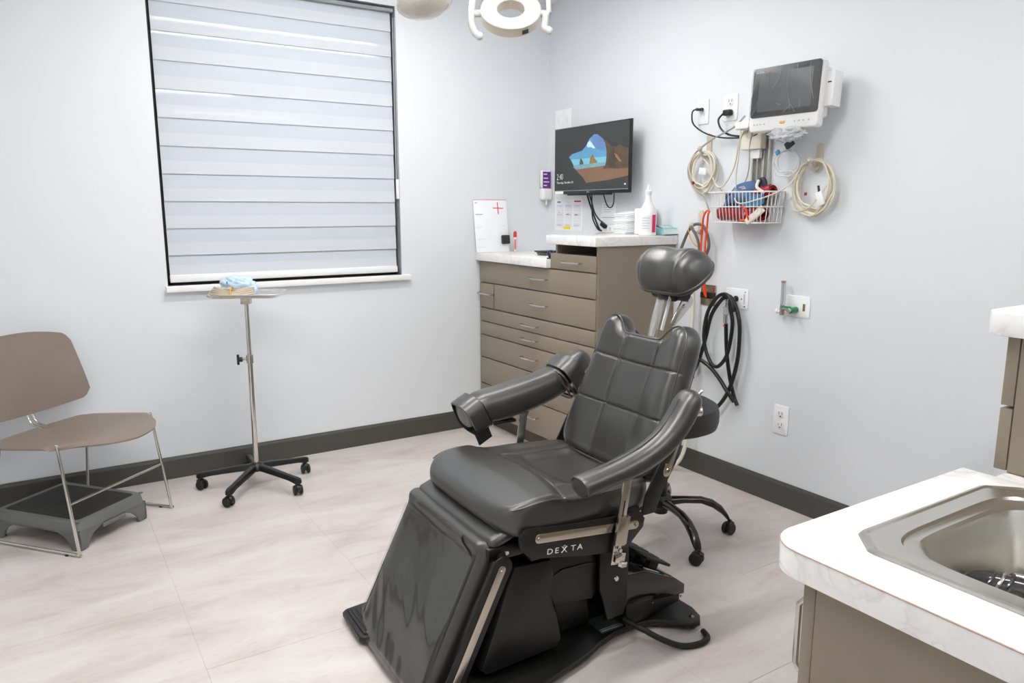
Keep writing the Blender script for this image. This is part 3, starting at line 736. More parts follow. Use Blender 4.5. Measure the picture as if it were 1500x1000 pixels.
# paper sheet lettering on the base
g = cg(); g.box(.105, .225, .055, .145, .0325, .0332); ps = g.build('instruction_plate', mat('grey_plate', (70, 74, 74), .35, vary=.05), basep)
text_mesh('KEEP', .030, 'lettering', M_BLACKP, ps, CO @ basis((.215, .128, .0335), Vector((-1, .12, 0)).normalized(), Vector((-.12, -1, 0)).normalized(), (0, 0, 1)), xs=.9)
g = cg(); g.box(.11, .22, .062, .066, .0333, .0336); g.box(.11, .22, .072, .074, .0333, .0336); g.build('print_line', M_GREYI, ps)

# recline brackets
for v0, sd in ((.010, -1), (.505, 1)):
    br_ = side_uz([(.20, .43), (.255, .43), (.285, .50), (.335, .58), (.365, .67), (.335, .69), (.275, .60), (.215, .49)], -.004, .004, 'recline_bracket', M_BLACKM, v0 + sd * .012)
    side_uz(capsule((.293, .556), (.350, .70), .0155, .0155), min(sd * .0165, sd * .021), max(sd * .0165, sd * .021), 'steel_bar', M_STEEL, v0, par=br_, bev=.001)
    bolt(.295, v0 + sd * .022, .562, .008, sd, br_)

# head rest
def hp(b, h): return Vector((.535, 0, 1.128)) + Vector((.80, 0, .60)) * b + Vector((-.60, 0, .80)) * h
HM = CO @ basis((.5235, .232, 1.139), (0, 1, 0), (.80, 0, .60), (-.60, 0, .80))
ho = [(a, b) for a, b in rrect(.285, .178, .075, 8)]
def hf_head(a, b):
    h = .098 - .030 * (b / .0875) ** 2 
    h -= .007 * math.exp(-((a + .01) / .04) ** 2)
    h -= groove(abs(a) - .088 + .15 * (b) ** 2 * 4, .004, .004)
    return h
g, _ = cushion(ho, HM, hf_head, lambda a, b: .016, .080, .012, nring=70, nang=320, pw=2.6)
head = g.build('headrest', M_LEATHER, chair, ang=60)
pp = [HM @ Vector((a * 1.0, b * 1.0, .001)) for a, b in ho]
G().tube(pp, .0032, seg=8, n=1, closed=True).build('piping', M_LEATHER, head)
g = cg(); MB_ = basis((.525, .255, 1.112), (0, 1, 0), (.80, 0, .60), (-.60, 0, .80))
g.box(-.045, .045, -.05, .06, -.045, .0, bev=.01, M=MB_); g.box(-.075, -.035, -.01, .06, -.05, -.004, bev=.012, M=MB_)
g.cyl((.53, .185, 1.075), (.53, .335, 1.075), .022, seg=18)
g.build('headrest_mount', M_BLACKP, chair)
stem_d = Vector((su * .75, 0, sz)).normalized()
SMx = CO @ basis((.430, .262, .86), (0, 1, 0), stem_d, Vector((-stem_d.z, 0, stem_d.x)))
g = G(SMx); g.box(-.019, .019, -.02, .205, -.005, .004, bev=.002); g.build('headrest_stem', M_NICKEL, chair)
g = G(SMx); g.box(-.036, -.030, .10, .25, -.014, -.002, bev=.002); g.build('guide_rod', M_WHITEP, chair)
st = G(CO @ basis((0, .196, 0), (1, 0, 0), (0, 0, 1), (0, -1, 0))); st.prism(capsule((.487, .985), (.545, 1.052), .012, .024), 0, .006, bev=.001); brk = st.build('pivot_bracket', M_NICKEL, chair)
for u, z in ((.528, 1.037), (.548, 1.055)):
    g = cg(); g.cyl((u, .190, z), (u, .185, z), .008, .007, seg=6); g.build('screw', M_CHROME, brk)

# armrests
def sweep(path, prof, M, nm, m, par, n=8, ang=60):
    """path: list of (p, half_width_v, half_height); profile superellipse; returns object"""
    P = spline([Vector(p[0]) for p in path], n); W = spline([Vector((p[1], p[2], 0)) for p in path], n); rings = []
    for i, c_ in enumerate(P):
        d = (P[min(i + 1, len(P) - 1)] - P[max(i - 1, 0)]).normalized(); s_ = Vector((0, 1, 0)); s_ = (s_ - d * s_.dot(d)).normalized(); up = s_.cross(d) * -1
        if up.z < 0: up = -up
        r_ = []
        for k in range(32):
            a = 2 * PI * k / 32; ca, sa = math.cos(a), math.sin(a); e = prof
            x_ = math.copysign(abs(ca) ** (2 / e), ca); y_ = math.copysign(abs(sa) ** (2 / e), sa)
            if y_ < 0: y_ *= .75
            r_.append(M @ (c_ + s_ * x_ * W[i].x + up * y_ * W[i].y))
        rings.append(r_)
    g = G(); g.loft(rings); return g.build(nm, m, par, ang=ang)
vr = -.100
ap = [((-.104, vr, .611), .034, .026), ((-.099, vr, .612), .041, .033), ((-.03, vr, .624), .040, .032), ((.05, vr, .638), .042, .036), ((.13, vr, .662), .043, .038), ((.195, vr, .697), .044, .039), ((.245, vr, .745), .045, .040), ((.280, vr, .795), .044, .038), ((.293, vr, .822), .036, .028), ((.299, vr, .835), .014, .010)]
armr = sweep(ap, 2.4, CO, 'armrest', M_LEATHER, chair)
sg = cg(); sg.tube([(-.085, vr + .004, .6415), (-.03, vr + .002, .6565), (.045, vr + .001, .6745), (.115, vr, .6985), (.17, vr, .7285), (.212, vr, .768), (.246, vr, .815)], .0016, seg=6); sg.build('stitching', M_STITCH, armr)
vl = .615
ap2 = [((-.098, vl, .636), .040, .040), ((-.090, vl, .638), .052, .050), ((-.05, vl, .645), .050, .046), ((.10, vl, .664), .044, .038), ((.20, vl, .685), .045, .040), ((.28, vl, .712), .046, .044), ((.35, vl, .750), .048, .050), ((.395, vl, .780), .047, .048), ((.425, vl, .802), .036, .036), ((.436, vl, .811), .012, .012)]
arml = sweep(ap2, 2.4, CO, 'armrest', M_LEATHER, chair)
# restraint sleeve on far armrest
sl_path = [((-.052, vl, .652), .047, .040), ((-.045, vl, .654), .060, .058), ((-.02, vl, .656), .064, .064), ((.06, vl, .664), .066, .068), ((.16, vl, .682), .066, .068), ((.24, vl, .702), .064, .064), ((.300, vl, .722), .060, .060)]
slv = sweep(sl_path, 2.8, CO, 'arm_sleeve', M_LEATHER, chair)
g = cg(); g.box(-.02, .10, vl - .04, vl + .03, .600, .612, bev=.005); g.build('sleeve_fold', M_BLACKP, slv)
def strap(uc, zc, tilt, hw, hh, width, tk, name='strap'):
    d = Vector((math.cos(tilt), 0, math.sin(tilt))); up = Vector((-math.sin(tilt), 0, math.cos(tilt))); s_ = Vector((0, 1, 0)); c_ = Vector((uc, vl, zc)); rings = []
    for k in range(40):
        a = 2 * PI * k / 40; e = 2.8; ca, sa = math.cos(a), math.sin(a); x_ = math.copysign(abs(ca) ** (2 / e), ca); y_ = math.copysign(abs(sa) ** (2 / e), sa)
        o_ = c_ + s_ * x_ * hw + up * y_ * hh; nrm = (s_ * ca + up * sa)
        wv = .002 * math.sin(3 * a)
        rings.append([CO @ (o_ + d * (-width / 2 + wv)), CO @ (o_ + d * (width / 2 + wv)), CO @ (o_ + nrm * tk + d * (width / 2 - .002 + wv)), CO @ (o_ + nrm * (tk + .001) + d * wv), CO @ (o_ + nrm * tk + d * (-width / 2 + .002 + wv))])
    g = G(); g.loft(rings, caps=False, closed_u=True); return g.build(name, M_LEATHER, slv)
strap(-.066, .642, .50, .064, .064, .066, .006)
strap(-.030, .652, .55, .064, .064, .006, .005)
strap(.350, .742, .66, .068, .074, .066, .006)
strap(.312, .715, .64, .067, .072, .010, .004); strap(.297, .707, .68, .066, .070, .008, .004)
g = G(CO @ basis((-.052, vl - .055, .592), Vector((.80, .1, .35)).normalized(), Vector((-.35, 0, .85)).normalized(), (0, -1, 0))); g.box(-.030, .030, -.040, .030, -.004, .004, bev=.0015); g.build('velcro_tail', mat('black_velcro', (18, 18, 18), .95, bump=.5, bscale=900), slv)
# arm posts
def arm_post(v0, sd, top, bot):
    d = (Vector(top) - Vector(bot)); L = d.length; d.normalize()
    M = CO @ basis(bot, d.cross(Vector((0, 1, 0))).normalized(), (0, 1, 0), d)
    g = G(M); g.box(-.0150, .0150, -.003, .003, 0, L, bev=.0012); p = g.build('arm_post', M_NICKEL, chair)
    g = G(M); g.box(-.002, .002, -.0036, .0036, .05, L * .62); g.build('slot', M_DARKGAP, p)
    g = G(M); g.box(-.019, .019, -.013, -.0035, .062, .150, bev=.002); g.box(-.030, -.020, -.006, .016, .062, .150, bev=.002); g.build('clamp', M_STEEL, p)
    g = G(M); g.box(-.012, .012, -.016, .004, .012, .034, bev=.002); g.cyl((0, -.012, .05), (0, -.019, .05), .006, seg=12); g.build('latch_block', M_CHROME, p)
    g = G(M); g.cyl((-.022, -.006, .012), (-.022, -.006, .040), .008, seg=16); g.cyl((-.022, -.006, -.004), (-.022, -.006, .013), .017, seg=24, bev=.003); g.build('clamp_knob', M_CHROME, p)
arm_post(-.040, -1, (.122, -.040, .632), (.070, -.040, .318))
arm_post(.575, 1, (.130, .572, .640), (.082, .572, .330))
g = cg(); g.cyl((.131, .566, .632), (.131, .556, .632), .008, seg=12); g.build('screw', M_CHROME, chair)
cg().box(.085, .125, -.094, -.036, .598, .614, bev=.003).build('arm_bracket', M_BLACKM, chair)
cg().box(.11, .15, .570, .62, .628, .64, bev=.003).build('arm_bracket', M_BLACKM, chair)
g = cg(); g.cyl((.296, vr - .01, .775), (.318, vr - .02, .775), .016, seg=18, bev=.003); g.tube([(.300, vr, .80), (.318, vr - .01, .825), (.326, vr - .012, .832)], .004, seg=8); g.build('release_knob', M_CHROME, chair)
# hinge brackets holding the armrests to the back
for vv, zz in ((-.045, 0),):
    side_uz([(.20, .62), (.26, .60), (.33, .70), (.30, .73), (.24, .68)], -.006, .006, 'arm_hinge', M_BLACKM, vv)

# foot control on the base plate
fc = thing('foot_control', 'black foot control box with paddles standing on the rear of the chair base', 'foot pedal')
fc.matrix_basis = chair.matrix_basis @ T(.30, .20 - CV, .0335)
FO = T(-.30, -.20, -.0335)
def fg(): return G(FO)
def uzr(pl_, v0, v1, bev=.003):
    return G(FO @ basis((0, 0, 0), (1, 0, 0), (0, 0, 1), (0, 1, 0))).prism(pl_, v0, v1, bev=bev)
body = [(.19, .215), (.262, .212), (.395, .152), (.440, .118), (.440, .084), (.285, .100), (.19, .110)]
uzr(body, .042, .325).build('housing', M_BLACKG, fc, ang=25)
uzr([(.195, .108), (.285, .0985), (.425, .0825), (.425, .060), (.290, .0345), (.195, .0345)], .048, .32).build('lower_housing', M_BLACKP, fc, ang=25)
for k in range(4):
    v0 = .085 + k * .055
    M = FO @ basis((.355, v0, .200), Vector((.89, 0, -.45)), (0, 1, 0), Vector((.45, 0, .89)))
    g = G(M); g.box(-.055, .065, -.0, .045, -.004, .006, bev=.003); g.box(-.02, .02, .01, .035, -.030, -.004, bev=.002); g.build('paddle', M_RUBBER, fc)
g = G(FO @ basis((.292, .0, .2005), Vector((.89, 0, -.45)), (0, 1, 0), Vector((.45, 0, .89)))); g.box(-.01, .07, .062, .074, -.002, .0008); g.build('white_label', M_GREYI, fc)
for u, z in ((.300, .092), (.425, .078)):
    g = fg(); g.cyl((u, .0435, z), (u, .040, z), .004, seg=10); g.build('screw', M_CHROME, fc)
g = G(chair.matrix_basis @ CO); g.tube([(.19, .052, .060), (.195, .03, .055), (.21, -.01, .052), (.25, -.062, .030), (.30, -.10, .012), (.36, -.118, .0105), (.405, -.105, .0105), (.42, -.070, .0105)], .0095, seg=12, n=10)
tag(g.build('pedal_cord', M_RUBBER), 'thick black cord looping from the foot control over the edge of the chair base', 'cord')

# ================================================================== GUEST CHAIR
gc = thing('guest_chair', 'taupe plastic guest chair on a chrome sled frame at the left edge', 'chair')
_u = Vector((-.6611, .7503, 0)); _v = Vector((.7503, .6611, 0))
gc.matrix_basis = basis((.2295, 3.4265, 0), _u, _v, (0, 0, 1)) if False else T(.2295, 3.4265, 0) @ RZ(math.atan2(.7503, -.6611)) 
# local x = backwards; local y must be the chair's right hand side when seen from the front -> mirror by using -v
def gv(u, v, z): return (u, -v, z)
RT = .0065
for sd in (-1, 1):
    g = G(); g.tube([gv(.40, sd * .235, .415), gv(.10, sd * .245, .434), gv(.075, sd * .247, .436), gv(.066, sd * .248, .431), gv(.062, sd * .248, .419), gv(.004, sd * .256, .035), gv(.002, sd * .257, .016), gv(.010, sd * .258, .0085), gv(.03, sd * .258, .0075), gv(.44, sd * .250, .0075), gv(.462, sd * .249, .009), gv(.468, sd * .248, .025), gv(.40, sd * .215, .415)], RT, seg=12, n=5)
    g.build('side_frame', M_CHROME, gc)
    g = G(); g.cyl(gv(.06, sd * .258, .0), gv(.06, sd * .258, .004), .010, seg=14); g.build('glide', M_BLACKP, gc)
g = G(); g.tube([gv(.031, -.253, .213), gv(.031, .253, .213)], .005, seg=10, smooth=False); g.build('cross_bar', M_CHROME, gc)
g = G(); g.tube([gv(.38, -.225, .410), gv(.38, .225, .410)], .006, seg=10, smooth=False); g.build('cross_bar', M_CHROME, gc)
for dv in (-.013, .013):
    g = G(); g.tube([gv(.36, dv, .425), gv(.40, dv, .428), gv(.455, dv, .440), gv(.478, dv, .48), gv(.505, dv * 1.2, .58), gv(.522, dv * 1.2, .66)], .0055, seg=10, n=6); g.build('back_support', M_CHROME, gc)
# seat shell
def shell(nu, nv, fn, th, par, nm, m):
    """fn(a,b)-> point, a,b in [0,1]; thickness along numeric normal"""
    P = [[Vector(fn(i / nu, j / nv)) for j in range(nv + 1)] for i in range(nu + 1)]; vs = []; fs = []
    for i in range(nu + 1):
        for j in range(nv + 1):
            du = P[min(i + 1, nu)][j] - P[max(i - 1, 0)][j]; dv = P[i][min(j + 1, nv)] - P[i][max(j - 1, 0)]
            n = du.cross(dv); n = n.normalized() if n.length > 1e-9 else Vector((0, 0, 1)); vs.append(P[i][j] + n * th / 2); vs.append(P[i][j] - n * th / 2)
    def id_(i, j, s_): return 2 * (i * (nv + 1) + j) + s_
    for i in range(nu):
        for j in range(nv):
            fs.append((id_(i, j, 0), id_(i + 1, j, 0), id_(i + 1, j + 1, 0), id_(i, j + 1, 0))); fs.append((id_(i, j, 1), id_(i, j + 1, 1), id_(i + 1, j + 1, 1), id_(i + 1, j, 1)))
    for i in range(nu):
        fs.append((id_(i, 0, 0), id_(i, 0, 1), id_(i + 1, 0, 1), id_(i + 1, 0, 0))); fs.append((id_(i, nv, 0), id_(i + 1, nv, 0), id_(i + 1, nv, 1), id_(i, nv, 1)))
    for j in range(nv):
        fs.append((id_(0, j, 0), id_(0, j + 1, 0), id_(0, j + 1, 1), id_(0, j, 1))); fs.append((id_(nu, j, 0), id_(nu, j, 1), id_(nu, j + 1, 1), id_(nu, j + 1, 0)))
    return G().add(vs, fs).build(nm, m, par, ang=60)
def seatf(a, b):
    v = (b * 2 - 1); e = 4.0
    fr = -.095 + .155 * abs(v) ** 2.6          # front edge bulges forward in the middle
    bk = .425 - .02 * abs(v) ** 4
    ed = (1 - abs(2 * a - 1) ** 7) ** (1 / 7) if 0 < a < 1 else 0.80
    ed = max(ed, .86)
    u = fr + (bk - fr) * a
    z = .456 - .030 * a - .010 * (1 - v * v) * math.sin(PI * a) + (-.030 * max(0, .16 - a) / .16) * (1 - abs(v) * .5) - .012 * max(0, (abs(v) - .85) / .15)
    return gv(u, v * .278 * ed, z)
shell(26, 30, seatf, .007, gc, 'seat', M_CHAIRP)
def backf(a, b):
    v = b * 2 - 1
    top = .828 - .035 * abs(v) ** 2.4 - .03 * max(0, (abs(v) - .86) / .14) ** 2; bot = .482 + .025 * abs(v) ** 2 + .035 * max(0, (abs(v) - .88) / .12) ** 2
    z = bot + (top - bot) * a; hw = .268 - .012 * a
    return gv(.50 - .055 * v * v + .075 * (a - .0) ** 1.2 - .03, v * hw, z)
shell(20, 32, backf, .008, gc, 'backrest', M_CHAIRP)

# ================================================================== STEP STOOL under guest chair
ss = thing('step_stool', 'low grey plastic step stool with black tread under the guest chair', 'step stool')
cst = Vector((.0285, 3.594, 0)); ax = Vector((.246, .205, 0)).normalized(); ay = Vector((-ax.y, ax.x, 0))
ss.matrix_basis = T(*cst) @ RZ(math.atan2(ax.y, ax.x))
LX, LY, HZ = .345, .45, .122
def stp(w_, h_, z, r_): return [(p[0], p[1], z) for p in rrect(w_, h_, r_, 5)]
g = G(); g.loft([stp(LX + .012, LY + .012, HZ - .040, .03), stp(LX + .002, LY + .002, HZ - .006, .03), stp(LX - .006, LY - .006, HZ, .028), stp(LX - .045, LY - .045, HZ, .02), stp(LX - .05, LY - .05, HZ - .005, .02)], caps=False)
rim = g.build('rim', M_STOOLG, ss)
def side_apron(p0, p1, nm):
    """apron between two corners with arched underside"""
    p0 = Vector(p0); p1 = Vector(p1); L = (p1 - p0).length; d = (p1 - p0).normalized(); n = Vector((d.y, -d.x, 0))
    top = HZ - .038; poly = [(0, top), (0, 0.004)]
    poly += [(.042, .004), (.052, .03), (.075, .055), (.11, .070), (L / 2, .074)]
    poly += [(L - a, b) for a, b in [(.11, .070), (.075, .055), (.052, .03), (.042, .004)]] + [(L, .004), (L, top)]
    M = basis(p0, d, (0, 0, 1), n); G().prism(poly, -.010, 0, M, bev=.001).build(nm, M_STOOLG, ss, ang=30)
hx, hy = LX / 2 + .004, LY / 2 + .004
side_apron((-hx, -hy, 0), (hx, -hy, 0), 'apron'); side_apron((hx, -hy, 0), (hx, hy, 0), 'apron'); side_apron((hx, hy, 0), (-hx, hy, 0), 'apron'); side_apron((-hx, hy, 0), (-hx, -hy, 0), 'apron')
for a, b in ((-1, -1), (1, -1), (1, 1), (-1, 1)):
    G().box(min(a * (hx - .03), a * (hx - .001)), max(a * (hx - .03), a * (hx - .001)), min(b * (hy - .03), b * (hy - .001)), max(b * (hy - .03), b * (hy - .001)), .0005, .008, bev=.002).build('rubber_foot', M_BLACKP, ss)
    g = G(); g.cyl((a * (hx - .012), b * (hy - .012), HZ + .0002), (a * (hx - .012), b * (hy - .012), HZ + .003), .010, seg=14); g.build('corner_boss', M_STOOLG, ss)
G().prism(rrect(LX - .052, LY - .052, .03, 6), HZ - .006, HZ - .0005, bev=.001).build('tread', M_MATBLK, ss)
g = G(); g.box(-.06, .06, -hy - .006, -hy, .058, .078, bev=.004); g.build('hand_grip', M_STOOLG, ss)

# ================================================================== five-star bases
def caster(par, x, y, ang_, r_=.024, top=.06, m=M_BLACKP):
    M = T(x, y, 0) @ RZ(ang_)
    g = G(M); g.cyl((0, 0, top - .014), (0, 0, top), .009, seg=12)
    g.loft([[(px * k, py * k2, z) for px, py in rrect(.044, .034, .012, 4)] for k, k2, z in ((.55, .6, top - .006), (1, .9, top - .014), (1.05, .55, r_ + .004), (.7, .3, r_ - .006))])
    h = g.build('caster_housing', m, par)
    for sd in (-1, 1):
        g = G(M); g.cyl((-.006, sd * .007, r_ + .0005), (-.006, sd * .021, r_ + .0005), r_, seg=24, bev=.004); g.build('wheel', M_RUBBER, h)
# Mayo stand
ms = thing('instrument_stand', 'chrome instrument stand with shallow steel tray and five black casters under the window', 'stand', (.828, 3.672, 0))
a0 = math.atan2(.108, -.252)
G().lathe([(0, .085), (.034, .085), (.040, .095), (.036, .112), (.026, .122), (.018, .126), (0, .126)], 28).build('hub', M_BLACKP, ms)
for k in range(5):
    a = a0 + k * 2 * PI / 5; d = Vector((math.cos(a), math.sin(a), 0)); s_ = Vector((-d.y, d.x, 0))
    rings = []
    for t, hw, zt, zb in ((.02, .017, .119, .090), (.08, .017, .114, .085), (.15, .016, .104, .078), (.22, .015, .094, .070), (.262, .016, .090, .060), (.278, .013, .086, .060), (.285, .006, .080, .062)):
        c_ = d * t; rings.append([c_ + s_ * x_ * hw + Vector((0, 0, zb + (zt - zb) * y_)) for x_, y_ in ((-1, .0), (1, 0), (1, .6), (.7, .92), (0, 1), (-.7, .92), (-1, .6))])
    G().loft(rings).build('leg', M_BLACKP, ms)
    caster(ms, d.x * .266, d.y * .266, a + (1.3 if k % 2 else -.6))
G().cyl((0, 0, .122), (0, 0, .648), .0125, seg=24).build('lower_pole', M_CHROME, ms)
G().cyl((0, 0, .648), (0, 0, .935), .0100, seg=24).build('upper_pole', M_CHROME, ms)
g = G(); g.cyl((0, 0, .625), (0, 0, .668), .0175, seg=24, bev=.002); g.cyl((-.014, 0, .648), (-.036, -.002, .648), .006, seg=12); cl = g.build('collar', M_CHROME, ms)
g = G(); g.lathe([(0, 0), (.012, 0), (.012, .010), (.008, .018), (0, .018)], 16, M=T(-.035, 0, .648) @ RY(-PI / 2))
g.box(-.060, -.048, -.007, .007, .622, .674, bev=.005, seg=3); g.build('clamp_knob', M_BLACKP, cl)
tr = T(0, 0, 0) @ RZ(math.radians(-26.5))
g = G(tr); g.box(-.022, .022, -.022, .022, .915, .946, bev=.003); g.box(-.11, .11, -.008, .008, .944, .9495, bev=.001); g.build('tray_bracket', M_STEEL, ms)
def trr(w_, h_, z, r_): return [(p[0], p[1], z) for p in rrect(w_, h_, r_, 6)]
g = G(tr @ T(.005, .025, 0)); 
g.loft([trr(.285, .235, .9505, .03), trr(.29, .24, .9515, .03), trr(.308, .262, .966, .035), trr(.322, .277, .969, .04), trr(.324, .279, .9675, .04), trr(.310, .264, .9645, .035), trr(.293, .243, .950, .03), trr(.285, .235, .9497, .03)], caps=False, closed_u=False)
g.add(trr(.285, .235, .9505, .03), [tuple(range(28))]); g.add(trr(.285, .235, .9497, .03), [tuple(range(28))])
g.build('tray', mat('tray_steel', (222, 222, 220), .3, .9, bump=.03, bscale=90, vary=.03), ms)
TRM = T(.828, 3.672, 0) @ tr
# objects on the tray
hz_ = .9515
g = G(TRM); random.seed(3)
for k in range(5):
    rx, ry = .100 - .004 * k, .052 - .005 * k; cxk = -.058 + .004 * k
    pts = []
    for i in range(16):
        a = 2 * PI * i / 16; pts.append((cxk + rx * (1 if math.cos(a) > 0 else 1.05) * math.cos(a), -.035 + ry * math.sin(a) * (1 - .35 * math.cos(2 * a)), hz_ + .0076 + .0092 * k * (.55 + .45 * abs(math.cos(a))) + .0015 * math.sin(3 * a + k)))
    g.tube(pts, .0062, seg=10, n=5, closed=True)
o = thing('coiled_hose', 'beige-grey hose coiled and tied with a yellow band in the steel tray', 'hose', (.78, 3.665, hz_))
g.M = Matrix.Identity(4); ho_ = g.build('hose_loops', M_BEIGEH); ho_.parent = o; ho_.location = -Vector(o.location)
g = G(TRM); g.tube([(-.045, -.097, .953), (-.045, -.101, .978), (-.045, -.078, 1.002), (-.045, -.05, .994), (-.045, -.062, .955)], .0026, seg=8, closed=True, n=5)
b_ = g.build('tie_band', M_YBAND); b_.parent = o; b_.location = -Vector(o.location)
# blue film pouch behind the hose
bm = bmesh.new(); bmesh.ops.create_icosphere(bm, subdivisions=5, radius=1)
for v in bm.verts:
    n_ = noise.noise(v.co * 2.6) * .22 + noise.noise(v.co * 6 + Vector((3, 1, 2))) * .10
    e = 3.0; l = (abs(v.co.x) ** e + abs(v.co.y) ** e + abs(v.co.z) ** e) ** (1 / e); c_ = v.co / l
    v.co = Vector((c_.x * .080 * (1 + n_), c_.y * .036 * (1 + n_), max(-.038, c_.z * .046 * (1 + n_ * 1.2)) ))
g = G(); g.addbm(bm)
po = thing('film_pouch', 'crumpled pale blue plastic pouch in the steel tray behind the coiled hose', 'plastic bag'); po.matrix_basis = TRM @ T(-.050, .072, hz_ + .0385)
g.build('pouch', M_BAGBL, po, ang=70)
G().box(-.055, -.049, -.046, -.030, .018, .030, M=RZ(.3)).build('blue_mark', M_BLUEI, po)
g = G(TRM); g.box(.06, .130, -.028, -.012, .9517, .9555, bev=.0015); g.cyl((.045, -.02, .9545), (.06, -.02, .9545), .0028, seg=10)
tag(g.build('instrument', M_STEEL), 'thin dark steel instrument lying at the right end of the tray', 'instrument')

# ================================================================== OPERATOR STOOL behind the chair
os_ = thing('operator_stool', 'black round operator stool on arched five-star base behind the procedure chair', 'stool', (2.13, 2.185, 0))
cu_ = [(0, .475), (.19, .475), (.215, .487), (.222, .51), (.222, .55), (.215, .572), (.19, .586), (.12, .592), (0, .594)]
G().lathe(cu_, 64).build('seat', mat('black_vinyl', (44, 43, 42), .5, bump=.2, bscale=400, vary=.04), os_)
G().lathe([(0, .45), (.10, .45), (.12, .4745), (0, .4745)], 32).build('seat_plate', M_BLACKP, os_)
G().cyl((0, 0, .16), (0, 0, .33), .026, seg=24).build('column', M_BLACKM, os_)
G().cyl((0, 0, .33), (0, 0, .452), .014, seg=20).build('piston', M_BLACKM, os_)
G().lathe([(0, .10), (.03, .10), (.034, .12), (.048, .135), (.048, .165), (.036, .18), (0, .185)], 28).build('hub', M_BLACKM, os_)
for k in range(5):
    a = math.radians(-104 + 72 * k); d = Vector((math.cos(a), math.sin(a), 0)); s_ = Vector((-d.y, d.x, 0)); rings = []
    for t, hw, zt, zb in ((.03, .024, .170, .128), (.10, .017, .170, .138), (.17, .018, .168, .137), (.22, .019, .154, .118), (.26, .020, .126, .090), (.285, .019, .092, .064), (.297, .014, .068, .056)):
        c_ = d * t; rings.append([c_ + s_ * math.cos(q) * hw + Vector((0, 0, (zb + zt) / 2 + math.sin(q) * (zt - zb) / 2)) for q in [2 * PI * i / 14 for i in range(14)]])
    G().loft(rings).build('leg', mat('black_chrome', (70, 66, 62), .2, .8, vary=.03), os_)
    caster(os_, d.x * .297, d.y * .297, a + .7, .026, .062)
g = G(); g.tube([(.06, .10, .462), (.12, .17, .460), (.17, .20, .458)], .005, seg=8); g.sphere((.175, .203, .458), .011); g.build('lever', M_CHROME, os_)

# ================================================================== EXAM LIGHTS
el = thing('exam_light', 'white ring-shaped exam light head with curved handles hanging at the top of the photo', 'lamp')
LC = Vector((1.408, 2.225, 2.014)); hd = Vector((-LC.x, -LC.y, 0)).normalized()
nf = (hd * math.cos(math.radians(40)) + Vector((0, 0, 1)) * math.sin(math.radians(40))).normalized()
xr = Vector((0, 0, 1)).cross(nf).normalized(); yr = nf.cross(xr)
RM = basis(LC, xr, yr, nf)
el.matrix_basis = RM
R1, R0 = .101, .046
prof = [(R0, 0), (R0 + .003, .003), (R1 - .004, .003), (R1, -.001), (R1, -.003)]
g = G(); vs = []
def ringprof(g, prof, seg=64):
    rings = [[(r_ * math.cos(2 * PI * k / seg), r_ * math.sin(2 * PI * k / seg), z) for r_, z in prof] for k in range(seg)]; g.loft(rings, caps=False, closed_u=True); return g
ringprof(G(), [(R0, 0), (R0 + .003, .003), (R1 - .004, .003), (R1, -.001), (R1, -.004), (R0, -.004)]).build('cover_ring', M_LAMPW, el)
ringprof(G(), [(R0 + .001, -.0042), (R1 - .001, -.0042), (R1 - .001, -.034), (R1 - .006, -.038), (R0 + .005, -.038), (R0 + .001, -.034)]).build('housing', M_LAMPB, el)
g = G(); a = math.radians(-62); B_ = basis((math.cos(a) * (R1 - .0005), math.sin(a) * (R1 - .0005), -.02), (-math.sin(a), math.cos(a), 0), (0, 0, 1), (math.cos(a), math.sin(a), 0)); g.box(-.011, .011, -.007, .007, 0, .002, M=B_); g.build('sensor_window', M_BLACKG, el)
for sd in (-1, 1):
    g = G(); g.cyl((sd * (R1 - .004), .0, -.018), (sd * (R1 + .028), 0, -.018), .011, seg=16, bev=.002); g.build('pivot', M_LAMPW, el)
    g = G(); g.tube([(sd * (R1 + .026), .10, -.0), (sd * (R1 + .028), .05, -.010), (sd * (R1 + .030), .0, -.018), (sd * (R1 + .030), -.035, -.030), (sd * (R1 + .018), -.068, -.040), (sd * (R1 + .003), -.080, -.044)] if sd < 0 else [(R1 + .014, -.005, -.018), (R1 + .012, -.03, -.028), (R1 + .010, -.05, -.034), (R1 + .026, -.062, -.036)], .0115, seg=14, n=8)
    p_ = Vector((sd * (R1 + .003), -.080, -.044)) if sd < 0 else Vector((R1 + .026, -.062, -.036)); g.sphere(p_, .0135, 14); g.build('handle', M_LAMPW, el)
g = G(); g.tube([(-(R1 + .027), .10, 0), (-(R1 + .02), .19, .02), (-.05, .235, .03), (0, .245, .03), (.05, .235, .03), (R1 + .02, .19, .02), (R1 + .024, .08, 0), (R1 + .026, .0, -.018)], .0085, seg=12, n=10); g.build('yoke', M_LAMPW, el)
inv = RM.inverted()
mount_top = inv @ Vector((1.33, 2.45, 2.598)); y_end = Vector((0, .245, .03)); e1 = inv @ Vector((1.40, 2.42, 2.36)); hub_c = inv @ Vector((1.33, 2.45, 2.46))
g = G(); g.tube([y_end, inv @ Vector((1.47, 2.40, 2.30)), e1, hub_c], .014, seg=14, n=8); g.build('arm', M_LAMPW, el)
g = G(); g.cyl(inv @ Vector((1.33, 2.45, 2.42)), inv @ Vector((1.33, 2.45, 2.575)), .028, seg=24); g.build('ceiling_pole', M_LAMPW, el)
g = G(); g.cyl(inv @ Vector((1.33, 2.45, 2.574)), mount_top, .085, seg=36); g.build('ceiling_canopy', M_LAMPW, el)
